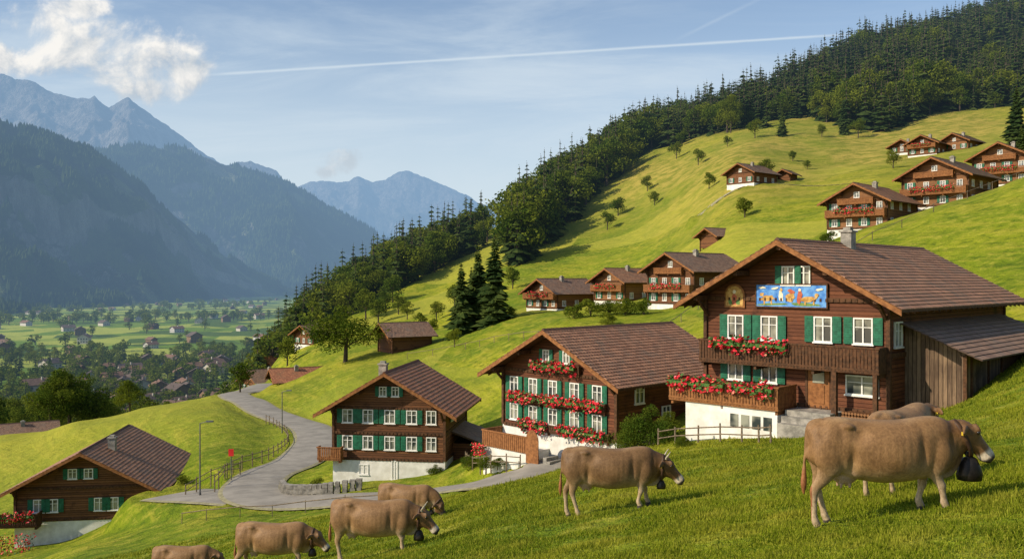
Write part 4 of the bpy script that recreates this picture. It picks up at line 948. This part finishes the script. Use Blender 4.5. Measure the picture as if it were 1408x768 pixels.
tc=t.n('ShaderNodeTexCoord').outputs['Generated'];sp=t.n('ShaderNodeSeparateXYZ');t.l(tc,sp.inputs[0])
yp=t.m('MAXIMUM',sp.outputs[1],.02);u=t.m('DIVIDE',sp.outputs[0],yp);v=t.m('DIVIDE',sp.outputs[2],yp)
front=t.step(sp.outputs[1],.05,.2)
def cumulus(blobs,scale,seed,soft=.16,mw=.34,nw=1.7):
    cb=t.n('ShaderNodeCombineXYZ');t.l(u,cb.inputs[0]);t.l(v,cb.inputs[1]);cb.inputs[2].default_value=seed
    n1=t.noise(cb.outputs[0],scale,9,.62,.3)
    ad=t.vm('ADD',cb.outputs[0],(-.010,.014,0));n2=t.noise(ad.outputs[0],scale,5,.62,.3)
    mask=None
    for cx,cy,rx,ry in blobs:
        a=t.m('DIVIDE',t.m('SUBTRACT',u,cx),rx);b=t.m('DIVIDE',t.m('SUBTRACT',v,cy),ry)
        q=t.m('SUBTRACT',1.,t.m('ADD',t.m('MULTIPLY',a,a),t.m('MULTIPLY',b,b)))
        mask=q if mask is None else t.m('MAXIMUM',mask,q)
    mask=t.m('MAXIMUM',mask,-3.)
    den=t.m('ADD',t.m('MULTIPLY',mask,mw),t.m('MULTIPLY',t.m('SUBTRACT',n1,.5),nw))
    fac=t.step(den,0,soft);shade=t.m('ADD',.5,t.m('MULTIPLY',t.m('SUBTRACT',n1,n2),3.4),True)
    return fac,shade,den
f1,s1,d1=cumulus([(U(110),.260,.115,.044),(U(185),.242,.095,.044),(U(60),.285,.055,.034),(U(250),.234,.045,.028),(U(-5),.25,.12,.026),(U(100),.305,.05,.020),(U(205),.215,.06,.026)],15,1.3,.42,.40,1.7)
f2,s2,d2=cumulus([(U(468),.131,.026,.018),(U(452),.122,.018,.012)],30,4.1,.5)
# cirrus
cb=t.n('ShaderNodeCombineXYZ');t.l(t.m('ADD',u,t.m('MULTIPLY',v,2.2)),cb.inputs[0]);t.l(t.m('MULTIPLY',t.m('SUBTRACT',v,t.m('MULTIPLY',u,.1)),5.5),cb.inputs[1])
ci=t.m('MULTIPLY',t.step(t.noise(cb.outputs[0],2.6,8,.62,.6),.36,.72),.66)
ci=t.m('MULTIPLY',ci,t.m('ADD',.3,t.m('MULTIPLY',t.step(t.noise(cb.outputs[0],.9,2),.35,.6),.7)))
hz=t.m('MULTIPLY',t.step(v,.40,-.02),.9)
def trail(u0,v0,u1,v1,wd,op):
    k=(v1-v0)/(u1-u0);dl=t.m('ABSOLUTE',t.m('SUBTRACT',v,t.m('ADD',v0,t.m('MULTIPLY',t.m('SUBTRACT',u,u0),k))))
    nn=t.noise(cb.outputs[0],14,6,.7);wdn=t.m('MULTIPLY',t.m('ADD',nn,.3),wd)
    a=t.m('SUBTRACT',1.,t.m('DIVIDE',dl,wdn),True)
    return t.m('MULTIPLY',t.m('MULTIPLY',a,op),t.m('MULTIPLY',t.step(u,u0-.01,u0+.04),t.step(u,u1+.01,u1-.08)))
tr1=trail(U(280),.230,U(1195),.2775,.0029,.8);tr2=trail(U(925),.268,U(1080),.33,.004,.2)
thin=t.m('SUBTRACT',1.,t.m('MULTIPLY',t.m('MULTIPLY',t.m('SUBTRACT',1.,ci),t.m('SUBTRACT',1.,tr1)),t.m('MULTIPLY',t.m('SUBTRACT',1.,tr2),t.m('SUBTRACT',1.,hz))))
b2=t.n('ShaderNodeBackground');b2.inputs[0].default_value=(.74,.85,.94,1);b2.inputs[1].default_value=.9
x1=t.n('ShaderNodeMixShader');t.l(t.m('MULTIPLY',thin,front),x1.inputs[0]);t.l(bg.outputs[0],x1.inputs[1]);t.l(b2.outputs[0],x1.inputs[2])
b3=t.n('ShaderNodeBackground');b3.inputs[1].default_value=.97
sh=t.m('ADD',s1,t.m('MULTIPLY',t.m('SUBTRACT',v,.24),5.),True)
t.l(t.mix(sh,(.52,.58,.64),(1.0,.97,.92)),b3.inputs[0])
fc=t.m('MULTIPLY',t.m('MAXIMUM',f1,t.m('MULTIPLY',f2,.6)),t.m('MULTIPLY',front,.96))
x2=t.n('ShaderNodeMixShader');t.l(fc,x2.inputs[0]);t.l(x1.outputs[0],x2.inputs[1]);t.l(b3.outputs[0],x2.inputs[2])
wo=t.n('ShaderNodeOutputWorld');t.l(x2.outputs[0],wo.inputs[0])
scene.view_settings.view_transform='Standard';scene.view_settings.look='None';scene.view_settings.exposure=0
